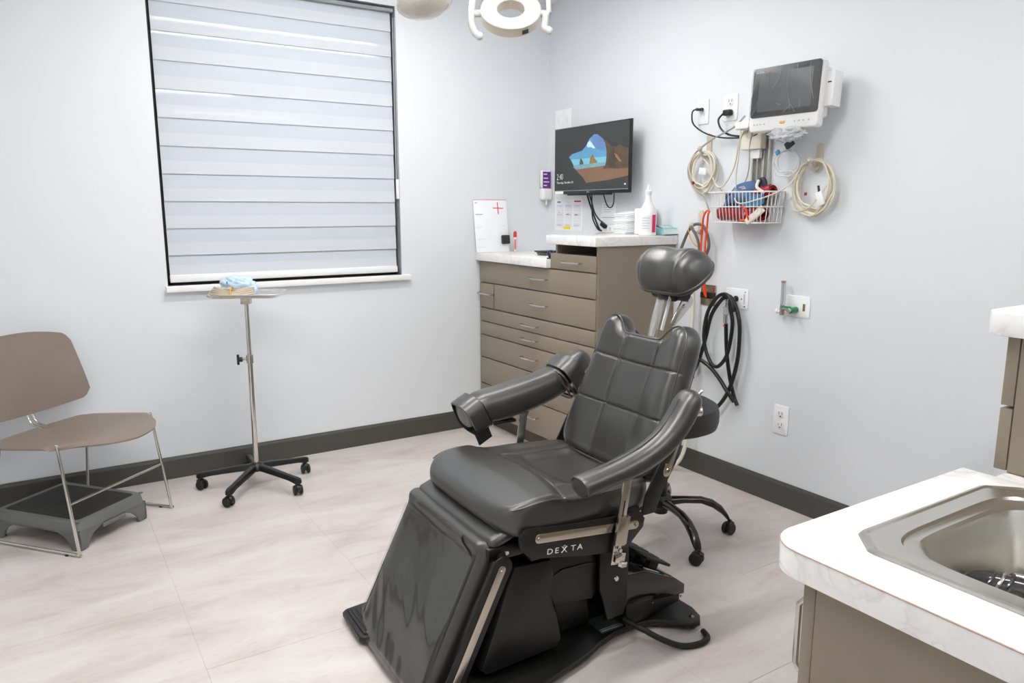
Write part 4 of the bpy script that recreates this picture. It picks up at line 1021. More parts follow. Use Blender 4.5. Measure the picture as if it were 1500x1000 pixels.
# second, smooth headed lamp
e2 = thing('exam_light', 'smooth white oval exam light head at the top edge of the photo beside the window', 'lamp')
C2 = Vector((1.180, 2.405, 2.036)); n2 = (Vector((-C2.x, -C2.y, 0)).normalized() * .35 + Vector((0, 0, -1)) * .94 + Vector((.25, 0, 0))).normalized()
x2 = Vector((0, 0, 1)).cross(n2).normalized(); y2 = n2.cross(x2); M2 = basis(C2, x2, y2, n2); e2.matrix_basis = M2
g = G(); g.lathe([(0, .030), (.04, .028), (.07, .020), (.088, .008), (.093, 0)], 48, M=Matrix.Diagonal((1.05, .95, 1, 1))); g.build('front_glass', mat('lamp_glass', (222, 218, 208), .12, coat=.6, vary=.10, vscale=25), e2)
g = G(); g.lathe([(.0935, .001), (.095, -.006), (.09, -.02), (.06, -.04), (.02, -.05), (0, -.05)], 48, M=Matrix.Diagonal((1.05, .95, 1, 1))); g.build('shell', M_LAMPW, e2)
i2 = M2.inverted()
g = G(); g.tube([(0, 0, -.046), i2 @ Vector((1.08, 2.50, 2.17)), i2 @ Vector((1.02, 2.52, 2.23)), i2 @ Vector((1.05, 2.52, 2.32))], .013, seg=14); g.build('arm', M_LAMPW, e2)
g = G(); g.cyl(i2 @ Vector((1.05, 2.52, 2.31)), i2 @ Vector((1.05, 2.52, 2.575)), .022, seg=20); g.build('ceiling_pole', M_LAMPW, e2)
g = G(); g.cyl(i2 @ Vector((1.05, 2.52, 2.574)), i2 @ Vector((1.05, 2.52, 2.598)), .065, seg=32); g.build('ceiling_canopy', M_LAMPW, e2)

# ================================================================== ITEMS ON THE RIGHT WALL
def RW(y, z, off=0.0): return Vector((XW - off, y, z))
def plate(y, z, w_, h_, label, kind, group=None):
    t = thingM('wall_plate', label, kind, on_right(y, z), group); G().prism(rrect(w_, h_, .006, 4), .0003, .006, bev=.002).build('cover', M_PLATE, t); return t
def receptacle(t, x=0, y=0, s=1.0):
    G().prism(rrect(.032 * s, .030 * s, .010, 4, x, y), .006, .0078, bev=.0006).build('receptacle', M_WHITEP, t)
    g = G(); g.box(x - .0085 * s, x - .006 * s, y - .001, y + .010 * s, .0079, .0082); g.box(x + .006 * s, x + .0085 * s, y - .001, y + .010 * s, .0079, .0082); g.cyl((x, y - .008 * s, .0079), (x, y - .008 * s, .0083), .0030 * s, seg=10); g.build('slots', M_BLACKP, t)
def duplex(t, x=0):
    receptacle(t, x, .026, 1.15); receptacle(t, x, -.026, 1.15)
t = plate(2.143, .405, .083, .136, 'white duplex power outlet low on the right wall by itself', 'power outlet'); duplex(t)
t = plate(2.616, .936, .10, .104, 'steel wall plate behind the headrest with a black plug', 'wall plate')
t.children[0].data.materials[0] = M_STEEL
G().box(-.03, .045, -.015, .018, .006, .034, bev=.006).build('black_plug', M_BLACKP, t)
t = plate(2.435, .937, .138, .096, 'white wall plate with gas and vacuum ports behind the black hose', 'wall plate')
for x_, r_ in ((-.045, .016), (.0, .014), (.045, .0)):
    if r_: g = G(); g.cyl((x_, 0, .006), (x_, 0, .016), r_, seg=20, bev=.002); g.cyl((x_, 0, .016), (x_, 0, .03), r_ * .6, seg=16); g.build('port', M_BLACKP, t)
g = G(); g.box(.043, .050, -.025, .025, .006, .0066); g.build('port_label', M_GREYI, t)
for x_, y_ in ((.05, .034), (.05, -.034), (.03, .0)): g = G(); g.cyl((x_, y_, .006), (x_, y_, .0075), .0035, seg=10); g.build('screw', M_STEEL, t)
t = plate(2.703, 1.828, .070, .118, 'white cable wall plate, left one of the pair above the coiled cables', 'wall plate')
g = G(); g.cyl((-.004, .012, .006), (-.004, .012, .014), .008, seg=14); g.build('socket', M_BLACKP, t)
g = G(); g.tube([(-.014, .012, .014), (-.02, .012, .03), (-.008, .010, .034), (.012, .008, .03)], .007, seg=10); g.build('plug', M_BLACKP, t)
t = plate(2.532, 1.830, .086, .120, 'white power outlet with black plug left of the patient monitor', 'power outlet'); receptacle(t, 0, .026, 1.15)
G().box(-.024, .020, -.038, -.010, .006, .034, bev=.007).build('plug', M_BLACKP, t)

def cable(pts, r, m, label, n=8, seg=8, cat='cable', name='cable', group=None, closed=False):
    return tag(G().tube([RW(*p) for p in pts], r, seg=seg, n=n, closed=closed).build(name, m), label, cat, group)
cable([(2.712, 1.842, .03), (2.735, 1.83, .045), (2.728, 1.78, .05), (2.69, 1.745, .05), (2.62, 1.712, .05), (2.53, 1.690, .05), (2.43, 1.682, .05), (2.36, 1.680, .055), (2.32, 1.69, .06)], .0038, M_CABLEB, 'black cable from the left wall plate sagging across to the patient monitor')
cable([(2.553, 1.802, .03), (2.566, 1.775, .045), (2.55, 1.735, .045), (2.51, 1.706, .042), (2.45, 1.692, .040), (2.38, 1.690, .045), (2.33, 1.702, .06)], .0046, M_CABLEB, 'thicker black cable from the outlet plug to the patient monitor')

# hooks
def hook(y, z, label, m=mat('hook_beige', (206, 196, 176), .3, coat=.2, vary=.04), sz=1.0):
    t = thingM('wall_hook', label, 'hook', on_right(y, z))
    G().prism([(a * sz, b * sz) for a, b in capsule((0, -.045), (0, .045), .016, .016)], .0003, .006, bev=.0015).build('back_plate', m, t)
    g = G(); g.tube([(0, -.035 * sz, .005), (-.004, -.05 * sz, .020), (-.004, -.045 * sz, .045), (-.004, -.018 * sz, .062)], .0065 * sz, seg=10); g.sphere((-.004, -.012 * sz, .064), .0125 * sz, 14); g.build('prong', m, t)
    return t
hook(2.655, 1.660, 'cream wall hook carrying the left coil of ivory cable'); hook(2.034, 1.572, 'cream wall hook carrying the right coil of ivory cable'); hook(2.688, 1.295, 'cream wall hook behind the headrest with brown-grey cable and orange leads')

def coil(cy, cz, ry, rz, turns, r, off0, m, label, seed, lead=None, top_hang=True, name='cable_coil', drop=.02):
    random.seed(seed); t = thingM(name, label, 'cable', T(XW, cy, cz)); 
    for k in range(turns):
        a_, b_ = ry * random.uniform(.72, 1.05), rz * random.uniform(.78, 1.02); dx = random.uniform(-.12, .12) * ry; pts = []
        n_ = 14
        for i in range(n_):
            a = 2 * PI * i / n_; y = dx * (1 - math.sin(a)) * .5 + a_ * math.cos(a); z = rz + b_ * (math.sin(a) - 1) * 1.0 - random.uniform(-.006, .006)
            z = z - (0 if top_hang else 0)
            pts.append((-(off0 + .006 * (k % 4) + .006 * math.sin(a * 2 + k)), y, z - drop * (1 - math.sin(a)) * .3 * random.uniform(0, 1)))
        G().tube(pts, r, seg=8, n=6, closed=True).build('loop', m, t)
    return t
c1 = coil(2.653, 1.535, .082, .098, 8, .0040, .030, M_CABLEW, 'coil of ivory monitor cable hanging on the left cream hook with a white tag', 5)
G().box(-.034, -.030, -.012, .036, -.010, .022, bev=.001, M=RX(.12)).build('white_tag', M_PAPER, c1)
G().box(-.058, -.048, .046, .058, -.056, -.040, bev=.003).build('red_clip', M_REDF, c1)
c2 = coil(2.028, 1.450, .096, .112, 8, .0042, .030, M_CABLEW, 'coil of ivory monitor cable hanging on the right cream hook below the monitor', 11)
G().box(-.060, -.052, -.045, -.012, -.090, -.030, bev=.004, M=RX(-.35)).build('connector_block', M_WHITEP, c2)
G().box(-.058, -.050, .020, .032, -.034, -.020, bev=.003).build('red_clip', M_REDF, c2)
G().tube([(-.055, -.040, -.022), (-.055, -.034, .006)], .005, seg=8, smooth=False).build('strain_relief', M_BLACKP, c2)
c3 = coil(2.158, 1.562, .070, .050, 3, .0034, .045, mat('grey_white_cable', (206, 208, 208), .4, vary=.03), 'small loop of pale grey cable under the patient monitor', 21)
G(T(-.06, -.012, .072) @ RX(-.6)).box(-.008, .008, -.020, .020, -.014, .014, bev=.002).build('black_connector', M_BLACKP, c3)
G(T(-.055, .050, .040) @ RX(-.6)).box(-.006, .006, -.010, .010, -.010, .010, bev=.003).build('blue_plug', M_BLUEI, c3)
# runs
cable([(2.37, 1.77, .09), (2.46, 1.73, .06), (2.60, 1.685, .05), (2.70, 1.63, .05), (2.742, 1.57, .05), (2.735, 1.51, .05), (2.68, 1.455, .055), (2.62, 1.42, .06), (2.585, 1.37, .07), (2.57, 1.345, .07)], .0042, M_CABLEG, 'grey cable arcing from the monitor around the left coil down to the wire basket')
cable([(2.640, 1.60, .055), (2.61, 1.57, .055), (2.585, 1.52, .05), (2.56, 1.475, .05), (2.53, 1.462, .05), (2.49, 1.49, .05), (2.45, 1.56, .05), (2.43, 1.64, .055), (2.40, 1.70, .065), (2.345, 1.725, .08)], .0036, M_CABLEW, 'ivory cable swinging from the left coil up to the monitor bracket')
cable([(2.545, 1.465, .045), (2.50, 1.430, .045), (2.45, 1.428, .045), (2.41, 1.455, .045), (2.38, 1.50, .045), (2.365, 1.56, .05), (2.36, 1.64, .06), (2.34, 1.71, .07)], .0026, M_CABLEG, 'thin grey lead hanging in a low curve left of the mounting rail')
cable([(2.415, 1.72, .06), (2.42, 1.62, .06), (2.425, 1.52, .065), (2.41, 1.45, .08), (2.36, 1.405, .14), (2.30, 1.385, .17), (2.22, 1.40, .16), (2.15, 1.44, .09), (2.10, 1.50, .05), (2.06, 1.535, .05)], .0030, M_CABLEW, 'thin ivory lead running across the front of the basket to the right coil')
cable([(2.145, 1.370, .035), (2.10, 1.352, .04), (2.04, 1.365, .05), (1.99, 1.41, .055), (1.955, 1.46, .05), (1.94, 1.50, .04)], .0032, M_CABLEW, 'ivory cable end curving across the lower right coil')

# brown-grey cable and orange leads at lower hook
cable([(2.80, 1.10, .05), (2.765, 1.175, .05), (2.72, 1.255, .052), (2.68, 1.285, .052), (2.63, 1.28, .05), (2.60, 1.235, .048), (2.590, 1.18, .045), (2.615, 1.12, .045), (2.66, 1.05, .05)], .0075, M_CABLET, 'thick brown-grey cable looped over the hook behind the headrest')
cable([(2.70, 1.275, .065), (2.66, 1.235, .065), (2.64, 1.18, .060), (2.645, 1.12, .055), (2.66, 1.05, .05)], .0068, M_CABLET, 'inner strand of brown-grey cable below the hook behind the headrest')
cable([(2.715, 1.262, .062), (2.69, 1.22, .07), (2.665, 1.19, .07), (2.645, 1.175, .06)], .0028, M_YBAND, 'yellow tie around the brown-grey cable behind the headrest', cat='cable tie', name='cable_tie')
cable([(2.555, 1.345, .09), (2.575, 1.352, .085), (2.60, 1.32, .08), (2.615, 1.25, .07), (2.622, 1.16, .065), (2.618, 1.05, .06), (2.608, .97, .05), (2.603, .935, .04)], .0048, M_ORANGE, 'orange-red lead hanging from the basket down behind the headrest, left strand')
cable([(2.553, 1.340, .095), (2.562, 1.330, .09), (2.575, 1.27, .08), (2.588, 1.20, .072), (2.594, 1.12, .065), (2.600, 1.03, .055), (2.598, .96, .045), (2.598, .93, .04)], .0048, M_ORANGE, 'orange-red lead hanging from the basket down behind the headrest, right strand')

# black gas hose
cable([(2.675, .505, .03), (2.665, .53, .04), (2.625, .60, .045), (2.585, .72, .045), (2.555, .84, .045), (2.50, .92, .045), (2.45, .950, .045), (2.405, .915, .05), (2.375, .84, .05), (2.367, .76, .05), (2.372, .65, .05), (2.395, .55, .05), (2.425, .475, .05), (2.465, .415, .05), (2.505, .365, .06)], .0098, M_CABLEB, 'thick black gas hose looping behind the chair, outer loop', seg=12)
cable([(2.435, .937, .032), (2.430, .940, .05), (2.428, .925, .058), (2.425, .90, .06), (2.405, .82, .06), (2.425, .68, .06), (2.47, .61, .06), (2.51, .60, .06), (2.55, .64, .06), (2.578, .71, .06), (2.580, .79, .06), (2.555, .88, .06), (2.50, .945, .06), (2.45, .958, .062), (2.41, .93, .07), (2.398, .88, .07)], .0092, M_CABLEB, 'black gas hose, inner narrow loop below the ported wall plate', seg=12)
cable([(2.458, .815, .045), (2.452, .70, .04), (2.440, .62, .038), (2.418, .53, .036), (2.39, .455, .034), (2.372, .425, .034)], .0095, M_CABLEB, 'straight black hose tail hanging from the clear connector', seg=12)
cable([(2.655, .598, .06), (2.63, .615, .065), (2.58, .615, .07), (2.52, .59, .07), (2.46, .545, .07), (2.41, .495, .07), (2.375, .445, .055)], .0098, M_CABLEB, 'black hose branching from behind the backrest to the lower crossing', seg=12)
t = thingM('hose_connector', 'clear and chrome hose connector above the black hose tail', 'connector', on_right(2.462, .875))
M_ = T(0, 0, .045)
G(M_).cyl((0, -.058, 0), (0, -.018, 0), .011, seg=18, bev=.002).build('ferrule', M_NICKEL, t); G(M_).cyl((0, -.018, 0), (0, .022, 0), .0135, seg=18, bev=.002).build('clear_body', M_CRYST, t)
g = G(M_); g.cyl((0, .022, 0), (0, .052, 0), .006, seg=14, bev=.001); g.cyl((0, .052, 0), (0, .06, 0), .009, seg=14, bev=.002); g.build('nipple', M_CHROME, t)
G(T(0, -.070, .045)).cyl((0, -.004, 0), (0, .004, 0), .0105, seg=14).build('red_ring', M_ORANGE, t)
# white hose down to the floor
cable([(2.68, .98, .05), (2.675, .85, .05), (2.668, .60, .06), (2.665, .35, .06), (2.668, .22, .06), (2.675, .12, .07), (2.70, .05, .09), (2.76, .014, .12), (2.82, .012, .16)], .0105, M_CREAMP, 'cream hose running down the wall behind the chair to the floor', cat='hose', name='hose', seg=12)

# oxygen flow meter plate
t = plate(2.093, .936, .125, .094, 'white oxygen outlet plate with green flow meter on the right wall', 'wall plate')
G().box(.028, .040, -.018, .014, .006, .0068).build('outlet_label', M_OLIVE, t)
fm = thingM('flow_meter', 'small clear oxygen flow meter with green knob plugged into the wall plate', 'flow meter', on_right(2.150, .905))
g = G(); g.cyl((.052, .016, .0065), (.052, .016, .050), .014, seg=20, bev=.002); g.build('green_collar', M_GREEN, fm)
g = G(); g.cyl((.040, .018, .030), (.004, .020, .034), .009, seg=14); g.cyl((.052, .016, .050), (.052, .016, .062), .010, seg=18, bev=.002); g.build('brass_body', M_NICKEL, fm)
G().box(-.006, .040, .022, .030, .022, .044, bev=.003).build('green_arm', M_GREEN, fm)
g = G(T(0, 0, .034)); g.cyl((0, .030, 0), (0, .132, 0), .010, seg=20, bev=.001); g.build('flow_tube', M_CRYST, fm)
g = G(T(0, 0, .034)); g.cyl((0, .132, 0), (0, .142, 0), .0112, seg=20, bev=.002); g.cyl((0, -.012, 0), (0, .030, 0), .0105, seg=20, bev=.002); g.build('end_cap', M_STEEL, fm)
g = G(T(0, 0, .034)); g.cyl((0, .034, 0), (0, .128, 0), .0015, seg=8); g.build('scale_rod', M_GREYI, fm)
g = G(); g.cyl((-.008, .004, .034), (-.020, .004, .034), .006, seg=12); g.cyl((-.018, .004, .034), (-.032, .004, .034), .012, seg=18, bev=.003); g.build('white_knob', M_WHITEP, fm)

# mounting rail, bracket and patient monitor
rl = thingM('mounting_rail', 'vertical aluminium wall rail with sliding bracket under the patient monitor', 'wall rail', on_right(2.328, 1.40))
g = G(); g.box(-.048, .048, .0, .36, .0003, .006); 
for x_ in (-.048, -.020, .014, .040): g.box(x_, x_ + .008, .0, .36, .006, .022, bev=.001)
g.build('channel', mat('anodised_aluminium', (205, 203, 196), .32, .85, vary=.03), rl)
for y_ in (.06, .20, .30): g = G(); g.cyl((0, y_, .006), (0, y_, .010), .005, seg=10); g.build('screw', M_STEEL, rl)
G().box(-.040, .012, .185, .225, .022, .044, bev=.003).build('slider_lock', M_WHITEP, rl)
G().box(-.085, .03, .225, .315, .022, .060, bev=.006).build('support_block', M_CREAMP, rl)
G().box(-.075, .19, .310, .345, .022, .12, bev=.010).build('arm_plate', M_WHITEP, rl)
G().box(.10, .155, .262, .311, .03, .075, bev=.006).build('clamp_block', M_CREAMP, rl)

mon = thing('patient_monitor', 'white patient monitor with black screen under wrinkled clear film on the right wall', 'monitor')
mon.matrix_basis = T(2.665, 2.103, 1.826) @ RZ(math.radians(3.0)) @ basis((0, 0, 0), (0, -1, 0), (0, 0, 1), (-1, 0, 0)) @ RX(math.radians(-4))
HW, HH = .163, .115
G().prism(rrect(2 * HW, 2 * HH + .03, .016, 6, 0, -.012), -.040, 0, bev=.006, seg=3).build('housing', M_WHITEP, mon)
G().prism(rrect(2 * HW - .006, .203, .014, 6, 0, .0165), .0003, .004, bev=.0015).build('bezel', mat('monitor_bezel', (30, 30, 32), .35, coat=.0, vary=.02), mon)
sc_ = G().prism(rrect(.252, .156, .004, 3, 0.0, .016), .0042, .0046).build('screen', mat('monitor_glass', (66, 68, 73), .28, coat=.0, vary=.12, vscale=6), mon)
text_mesh('mindray', .012, 'lettering', M_PLATE, mon, T(-.148, .098, .0043))
text_mesh('BeneView T5', .006, 'lettering', M_GREYI, mon, T(-.02, .1155, .0043)) if False else None
g = G(); g.box(-.010, .012, -.118, -.108, .0, .0035, bev=.0015); g.build('alarm_light', mat('amber', (245, 175, 40), .4, vary=.03), mon)
for i_, x_ in enumerate((-.14, -.125, -.11, -.09, .055, .075, .095, .12)):
    g = G(); g.box(x_, x_ + .007, -.116, -.110, .0, .0008); g.build('button_mark', M_GREYI, mon)
# side module
G().box(HW - .004, HW + .036, -.062, .075, -.090, -.030, bev=.006).build('module_rack', M_WHITEP, mon)
G().box(HW + .008, HW + .024, .028, .033, -.0302, -.0292).build('module_mark', M_BLACKP, mon)
G().box(-HW + .02, HW - .01, -.100, .10, -.085, -.039, bev=.012).build('rear_case', M_WHITEP, mon)
# film over the monitor : crumpled transparent sheet with creases
vs = []; fs = []; na, nb = 60, 50
for j in range(nb + 1):
    for i in range(na + 1):
        a = -1 + 2 * i / na; b = -1 + 2 * j / nb
        x_ = a * (HW + .010); y_ = b * (HH + .028) - .018
        e = max(abs(a), abs(b)); z_ = .0075 + .004 * abs(noise.noise(Vector((x_ * 18, y_ * 10, 1)))) + .003 * abs(noise.noise(Vector((x_ * 60 + y_ * 30, y_ * 14, 4)))) - .022 * max(0, (e - .93) / .07)
        if b < -.86: x_ += .008 * noise.noise(Vector((x_ * 30, 2, 2))); y_ -= .02 * abs(noise.noise(Vector((x_ * 22, 5, 2)))); z_ += .02 * noise.noise(Vector((x_ * 25, 8, 2)))
        vs.append((x_, y_, z_))
for j in range(nb):
    for i in range(na): q = j * (na + 1) + i; fs.append((q, q + 1, q + na + 2, q + na + 1))
M_FILM2 = film_mat('monitor_film', .05, (225, 228, 230), .25, 1.22)
fo_ = G().add(vs, fs).build('film_cover', M_FILM2, mon, ang=80, label='wrinkled clear film')
M_CREASE = mat('film_crease', (150, 152, 156), .3, vary=.05)
for pts in ([(.015, .105), (.014, .05), (.022, -.005), (.035, -.045), (.038, -.07)], [(.035, -.045), (.055, -.065), (.062, -.078)], [(.038, -.055), (.02, -.066), (.008, -.075)], [(.055, .108), (.062, .06), (.085, .012)], [(.115, .11), (.118, .05), (.135, -.01), (.142, -.035)],
            [(-.02, .10), (-.030, .06), (-.055, .025)], [(-.075, .10), (-.078, .05)], [(-.14, .075), (-.150, .02), (-.158, -.04)], [(-.12, -.02), (-.135, -.06), (-.155, -.082)], [(-.030, -.035), (-.005, -.045)], [(.08, -.03), (.084, -.06)]):
    g = G(); g.tube([(a, b, .0125) for a, b in pts], .0007, seg=5, n=6); g.build('crease', M_CREASE, fo_)
# loose bunch of film hanging under the monitor
bm = bmesh.new(); bmesh.ops.create_icosphere(bm, subdivisions=5, radius=1)
for v in bm.verts:
    n_ = noise.noise(v.co * 3) * .5 + noise.noise(v.co * 8) * .3
    v.co = Vector((v.co.x * .085 * (1 + n_ * .4), v.co.y * .026 * (1 + n_), v.co.z * .028 * (1 + n_)))
G(T(.035, -.165, .005)).addbm(bm).build('film_bunch', film_mat('bunch_film', .5, (225, 228, 230), .2, 1.3), mon, ang=80, label='gathered clear film under the screen')

# wire basket with cuffs
bk = thingM('wire_basket', 'white wire basket on the right wall filled with blood pressure cuffs', 'basket', on_right(2.345, 1.300))
BW, BD, BH = .165, .145, .135
def bring(w_, d_, y_, zo=.012): return [(-w_, y_, zo), (-w_, y_, zo + d_ * .7), (-w_ * .85, y_, zo + d_ * .96), (0, y_, zo + d_ * 1.04), (w_ * .85, y_, zo + d_ * .96), (w_, y_, zo + d_ * .7), (w_, y_, zo)]
def rect_ring(w_, d_, y_, r_=.03): return [(p[0], y_, p[1]) for p in rrect(2 * w_, d_, r_, 4, 0, .012 + d_ / 2)]
g = G(); g.tube(rect_ring(BW, BD, BH), .0034, seg=8, n=2, closed=True); g.build('rim_wire', M_WHITEP, bk)
g = G(); g.tube(rect_ring(BW - .006, BD - .008, BH * .52), .0026, seg=8, n=2, closed=True); g.build('middle_wire', M_WHITEP, bk)
g = G(); g.tube(rect_ring(BW - .016, BD - .02, 0.0), .0026, seg=8, n=2, closed=True); g.build('base_wire', M_WHITEP, bk)
NW = 15
for i in range(NW):
    x_ = -BW + .02 + (2 * BW - .04) * i / (NW - 1); xb = x_ * .92
    g = G(); g.tube([(x_, BH, .012 + BD), (xb, .01, .004 + BD - .010), (xb, 0, BD - .015), (xb, 0, .025), (xb, .01, .018), (x_, BH, .012)], .0018, seg=6, smooth=False); g.build('wire', M_WHITEP, bk)
for i in range(5):
    z_ = .03 + .025 * i
    for sd in (-1, 1): g = G(); g.tube([(sd * BW, BH, z_), (sd * (BW - .014), .0, z_)], .0018, seg=6, smooth=False); g.build('wire', M_WHITEP, bk)
bkM = on_right(2.345, 1.300)
def roll(L, rx, ry, M, m, name, label, sd=1, wrap=2.2):
    """rolled cuff: spiral sheet swept along x"""
    rings = []
    N = 70
    inner = []; outer = []
    for i in range(N + 1):
        a = i / N * wrap * 2 * PI; f = .42 + .58 * i / N; inner.append((math.cos(a) * rx * f, math.sin(a) * ry * f)); f2 = f + .10; outer.append((math.cos(a) * rx * f2, math.sin(a) * ry * f2))
    prof = inner + outer[::-1]; rings = []
    for t in (-.5, -.49, -.25, 0, .25, .49, .5):
        k = .97 if abs(t) == .5 else 1; w_ = 1 + .03 * math.sin(t * 9 + sd)
        rings.append([(t * L, b * k * w_, a * k * w_) for a, b in prof])
    o = thingM(name, label, 'blood pressure cuff', bkM @ M); G().loft(rings).build('cuff_roll', m, o, ang=50); return o
r1 = roll(.225, .050, .034, T(-.018, .040, .080), M_REDF, 'pressure_cuff', 'dark red rolled blood pressure cuff at the bottom of the wire basket', 1)
text_mesh('M', .02, 'lettering', M_PLATE, r1, basis((.055, -.008, .0545), (1, 0, 0), (0, 1, 0), (0, 0, 1)))
r2 = roll(.10, .030, .024, T(.085, .135, .065) @ RZ(.2), M_REDF, 'pressure_cuff', 'dark red rolled cuff sticking out at the right back of the wire basket', 2)
def pad(w_, h_, t_, M, m, name, label, cat, bendk=.0, seed=0):
    vs = []; fs = []; n = 16
    def P(i, j, s_):
        a = -1 + 2 * i / n; b = -1 + 2 * j / n; sup_ = (1 - min(1, (abs(a) ** 6 + abs(b) ** 6)) * .999) ** .3
        return (a * w_ / 2, b * h_ / 2 + .006 * noise.noise(Vector((a * 2, b * 2, seed))), s_ * t_ / 2 * sup_ - bendk * a * a + .008 * noise.noise(Vector((a * 1.5, b * 1.5, seed + 5))))
    for s_ in (1, -1):
        b0 = len(vs); vs += [P(i, j, s_) for i in range(n + 1) for j in range(n + 1)]
        for i in range(n):
            for j in range(n): q = b0 + i * (n + 1) + j; f = (q, q + n + 1, q + n + 2, q + 1); fs.append(f if s_ > 0 else f[::-1])
    o = thingM(name, label, cat, bkM @ M); G().add(vs, fs).build('cuff_pad', m, o, ang=60); return o
c = pad(.185, .125, .050, T(-.022, .128, .085) @ RZ(.14) @ RX(-.80), M_BLUEF, 'pressure_cuff', 'folded slate blue blood pressure cuff on top in the wire basket', 'blood pressure cuff', .022, 1)
for k in range(5): G().box(-.035 + k * .012 - .01 * (k % 2), -.027 + k * .016, .012 - .014 * (k % 3), .018 - .014 * (k % 3), .018, .0275).build('print_mark', M_GREYI, c)
c.children[0].data.materials[0] = M_BLUEF
pad(.16, .07, .035, T(-.028, .098, .108) @ RX(-.2), M_NAVY, 'pressure_cuff', 'navy underside cuff below the slate blue one in the basket', 'blood pressure cuff', .01, 3)
pad(.15, .055, .032, T(.045, .090, .112) @ RZ(.12) @ RX(-.2), M_BLUEF2, 'pressure_cuff', 'bright blue blood pressure cuff in the middle right of the wire basket', 'blood pressure cuff', .006, 8)
o = thingM('cuff_hose', 'black coiled cuff hose end standing at the back of the wire basket', 'hose', bkM @ T(.055, .165, .070)); G().tube([(0, -.03, 0), (.0, .0, 0), (.012, .022, 0), (.03, .02, .0), (.036, -.01, 0), (.03, -.04, 0)], .011, seg=12).build('tube', M_NAVY, o)
G().tube([(.06, -.035, .03), (.03, -.01, .045), (.025, .02, .03)], .007, seg=10).build('white_tube', M_CREAMP, o)
# orange lead end and white connector in the basket
tag(G(bkM).tube([(.03, .072, .150), (.055, .062, .150), (.068, .03, .148), (.070, .012, .14), (.045, .010, .14), (.02, .012, .14)], .0045, seg=8).build('orange_lead', M_ORANGE), 'orange lead end curled at the lower right inside the wire basket', 'cable')
tag(G(bkM @ T(.098, .032, .136) @ RZ(.62)).box(-.055, .055, -.016, .016, -.008, .008, bev=.006).build('finger_sensor', M_CREAMP), 'flat cream sensor plug lying aslant at the basket right corner', 'sensor')

# ================================================================== SCREEN above the cabinet
tv = thing('computer_monitor', 'black flat computer monitor showing a cave beach picture above the corner cabinet', 'monitor')
TM_ = on_right(3.458, 1.640) @ T(0, 0, .105)
tv.matrix_basis = TM_ @ RY(math.radians(-0.5))
TWd, THt = .705, .385
G().box(-TWd / 2, TWd / 2, -THt / 2, THt / 2, -.010, 0, bev=.002).build('housing', M_BLACKP, tv)
G().box(-.24, .24, -.13, .12, -.034, -.009, bev=.008).build('rear_case', M_BLACKP, tv)
M_SCR = mat('screen_dark', (44, 46, 45), .2, emit=(.35, None), vary=.05, vscale=3)
scr = G().box(-TWd / 2 + .006, TWd / 2 - .016, -THt / 2 + .022, THt / 2 - .006, .0, .0012).build('screen', M_SCR, tv)
def scrm(name, rgb, vary=.06, vs_=30): return mat(name, rgb, .3, emit=(.30, None), vary=vary, vscale=vs_)
sw, sh = TWd - .022, THt - .028
def SP(px, py):  # photo crop coordinates (zoom 933x1000) to screen plane
    # corners in crop: TL(85,245) TR(820,172) BR(818,868) BL(100,862)
    u = (px - 92) / (820 - 92); top = 245 + (172 - 245) * u; bot = 858 + (866 - 858) * u; v = (py - top) / (bot - top)
    # perspective of the wall plane: nearer side appears larger
    k = 1.115; uu = u * k / (1 + (k - 1) * u) if False else u
    return (-TWd / 2 + .006 + uu * sw, THt / 2 - .006 - v * sh)
def poly(pts, z, name, m, par=scr):
    P = [SP(*p) for p in pts]; bm = bmesh.new(); f = bm.faces.new([bm.verts.new((a, b, z)) for a, b in P]); bmesh.ops.triangulate(bm, faces=[f]); G().addbm(bm).build(name, m, par, smooth=False)
M_SKY = scrm('screen_sky', (84, 142, 178)); nt = M_SKY.node_tree
poly([(245, 520), (275, 490), (380, 458), (420, 410), (450, 345), (495, 300), (530, 300), (580, 345), (605, 395), (618, 480), (618, 545), (612, 610), (560, 640), (320, 650), (295, 625), (290, 580), (262, 545)], .0016, 'sky_picture', M_SKY)
poly([(480, 315), (530, 300), (580, 345), (606, 420), (600, 470), (530, 450), (490, 400), (470, 350)], .0018, 'sky_picture', scrm('screen_sky_dark', (88, 120, 168)))
poly([(435, 380), (455, 360), (475, 385), (512, 440), (495, 442), (465, 425), (440, 430), (425, 410)], .0020, 'cloud_picture', scrm('screen_cloud', (190, 215, 230), .15, 60))
poly([(262, 545), (618, 530), (614, 590), (295, 605)], .0018, 'sky_picture', scrm('screen_sky_low', (112, 178, 192)))
poly([(295, 603), (612, 588), (612, 622), (320, 648), (295, 628)], .0020, 'water_picture', scrm('screen_water', (110, 150, 160), .2, 60))
poly([(355, 600), (360, 555), (364, 532), (378, 545), (392, 572), (398, 598)], .0022, 'rock_picture', scrm('screen_rock', (70, 68, 50), .2, 60))
poly([(455, 596), (462, 545), (475, 510), (490, 500), (500, 540), (525, 565), (533, 590)], .0022, 'rock_picture', scrm('screen_rock2', (128, 102, 56), .3, 60))
poly([(318, 650), (420, 630), (560, 615), (640, 650), (818, 640), (818, 735), (640, 770), (425, 790), (395, 735), (355, 695)], .0018, 'sand_picture', scrm('screen_sand', (118, 88, 66), .15, 20))
poly([(580, 345), (620, 372), (660, 420), (700, 430), (740, 418), (818, 458), (818, 655), (720, 660), (640, 650), (585, 658), (608, 620), (622, 560), (618, 470), (604, 395)], .0024, 'cave_picture', scrm('screen_cave', (78, 62, 44), .35, 25))
poly([(655, 470), (690, 430), (700, 500), (735, 560), (700, 600), (715, 650), (650, 650), (630, 600)], .0026, 'cave_picture', scrm('screen_cave_dark', (58, 48, 38), .3, 30))
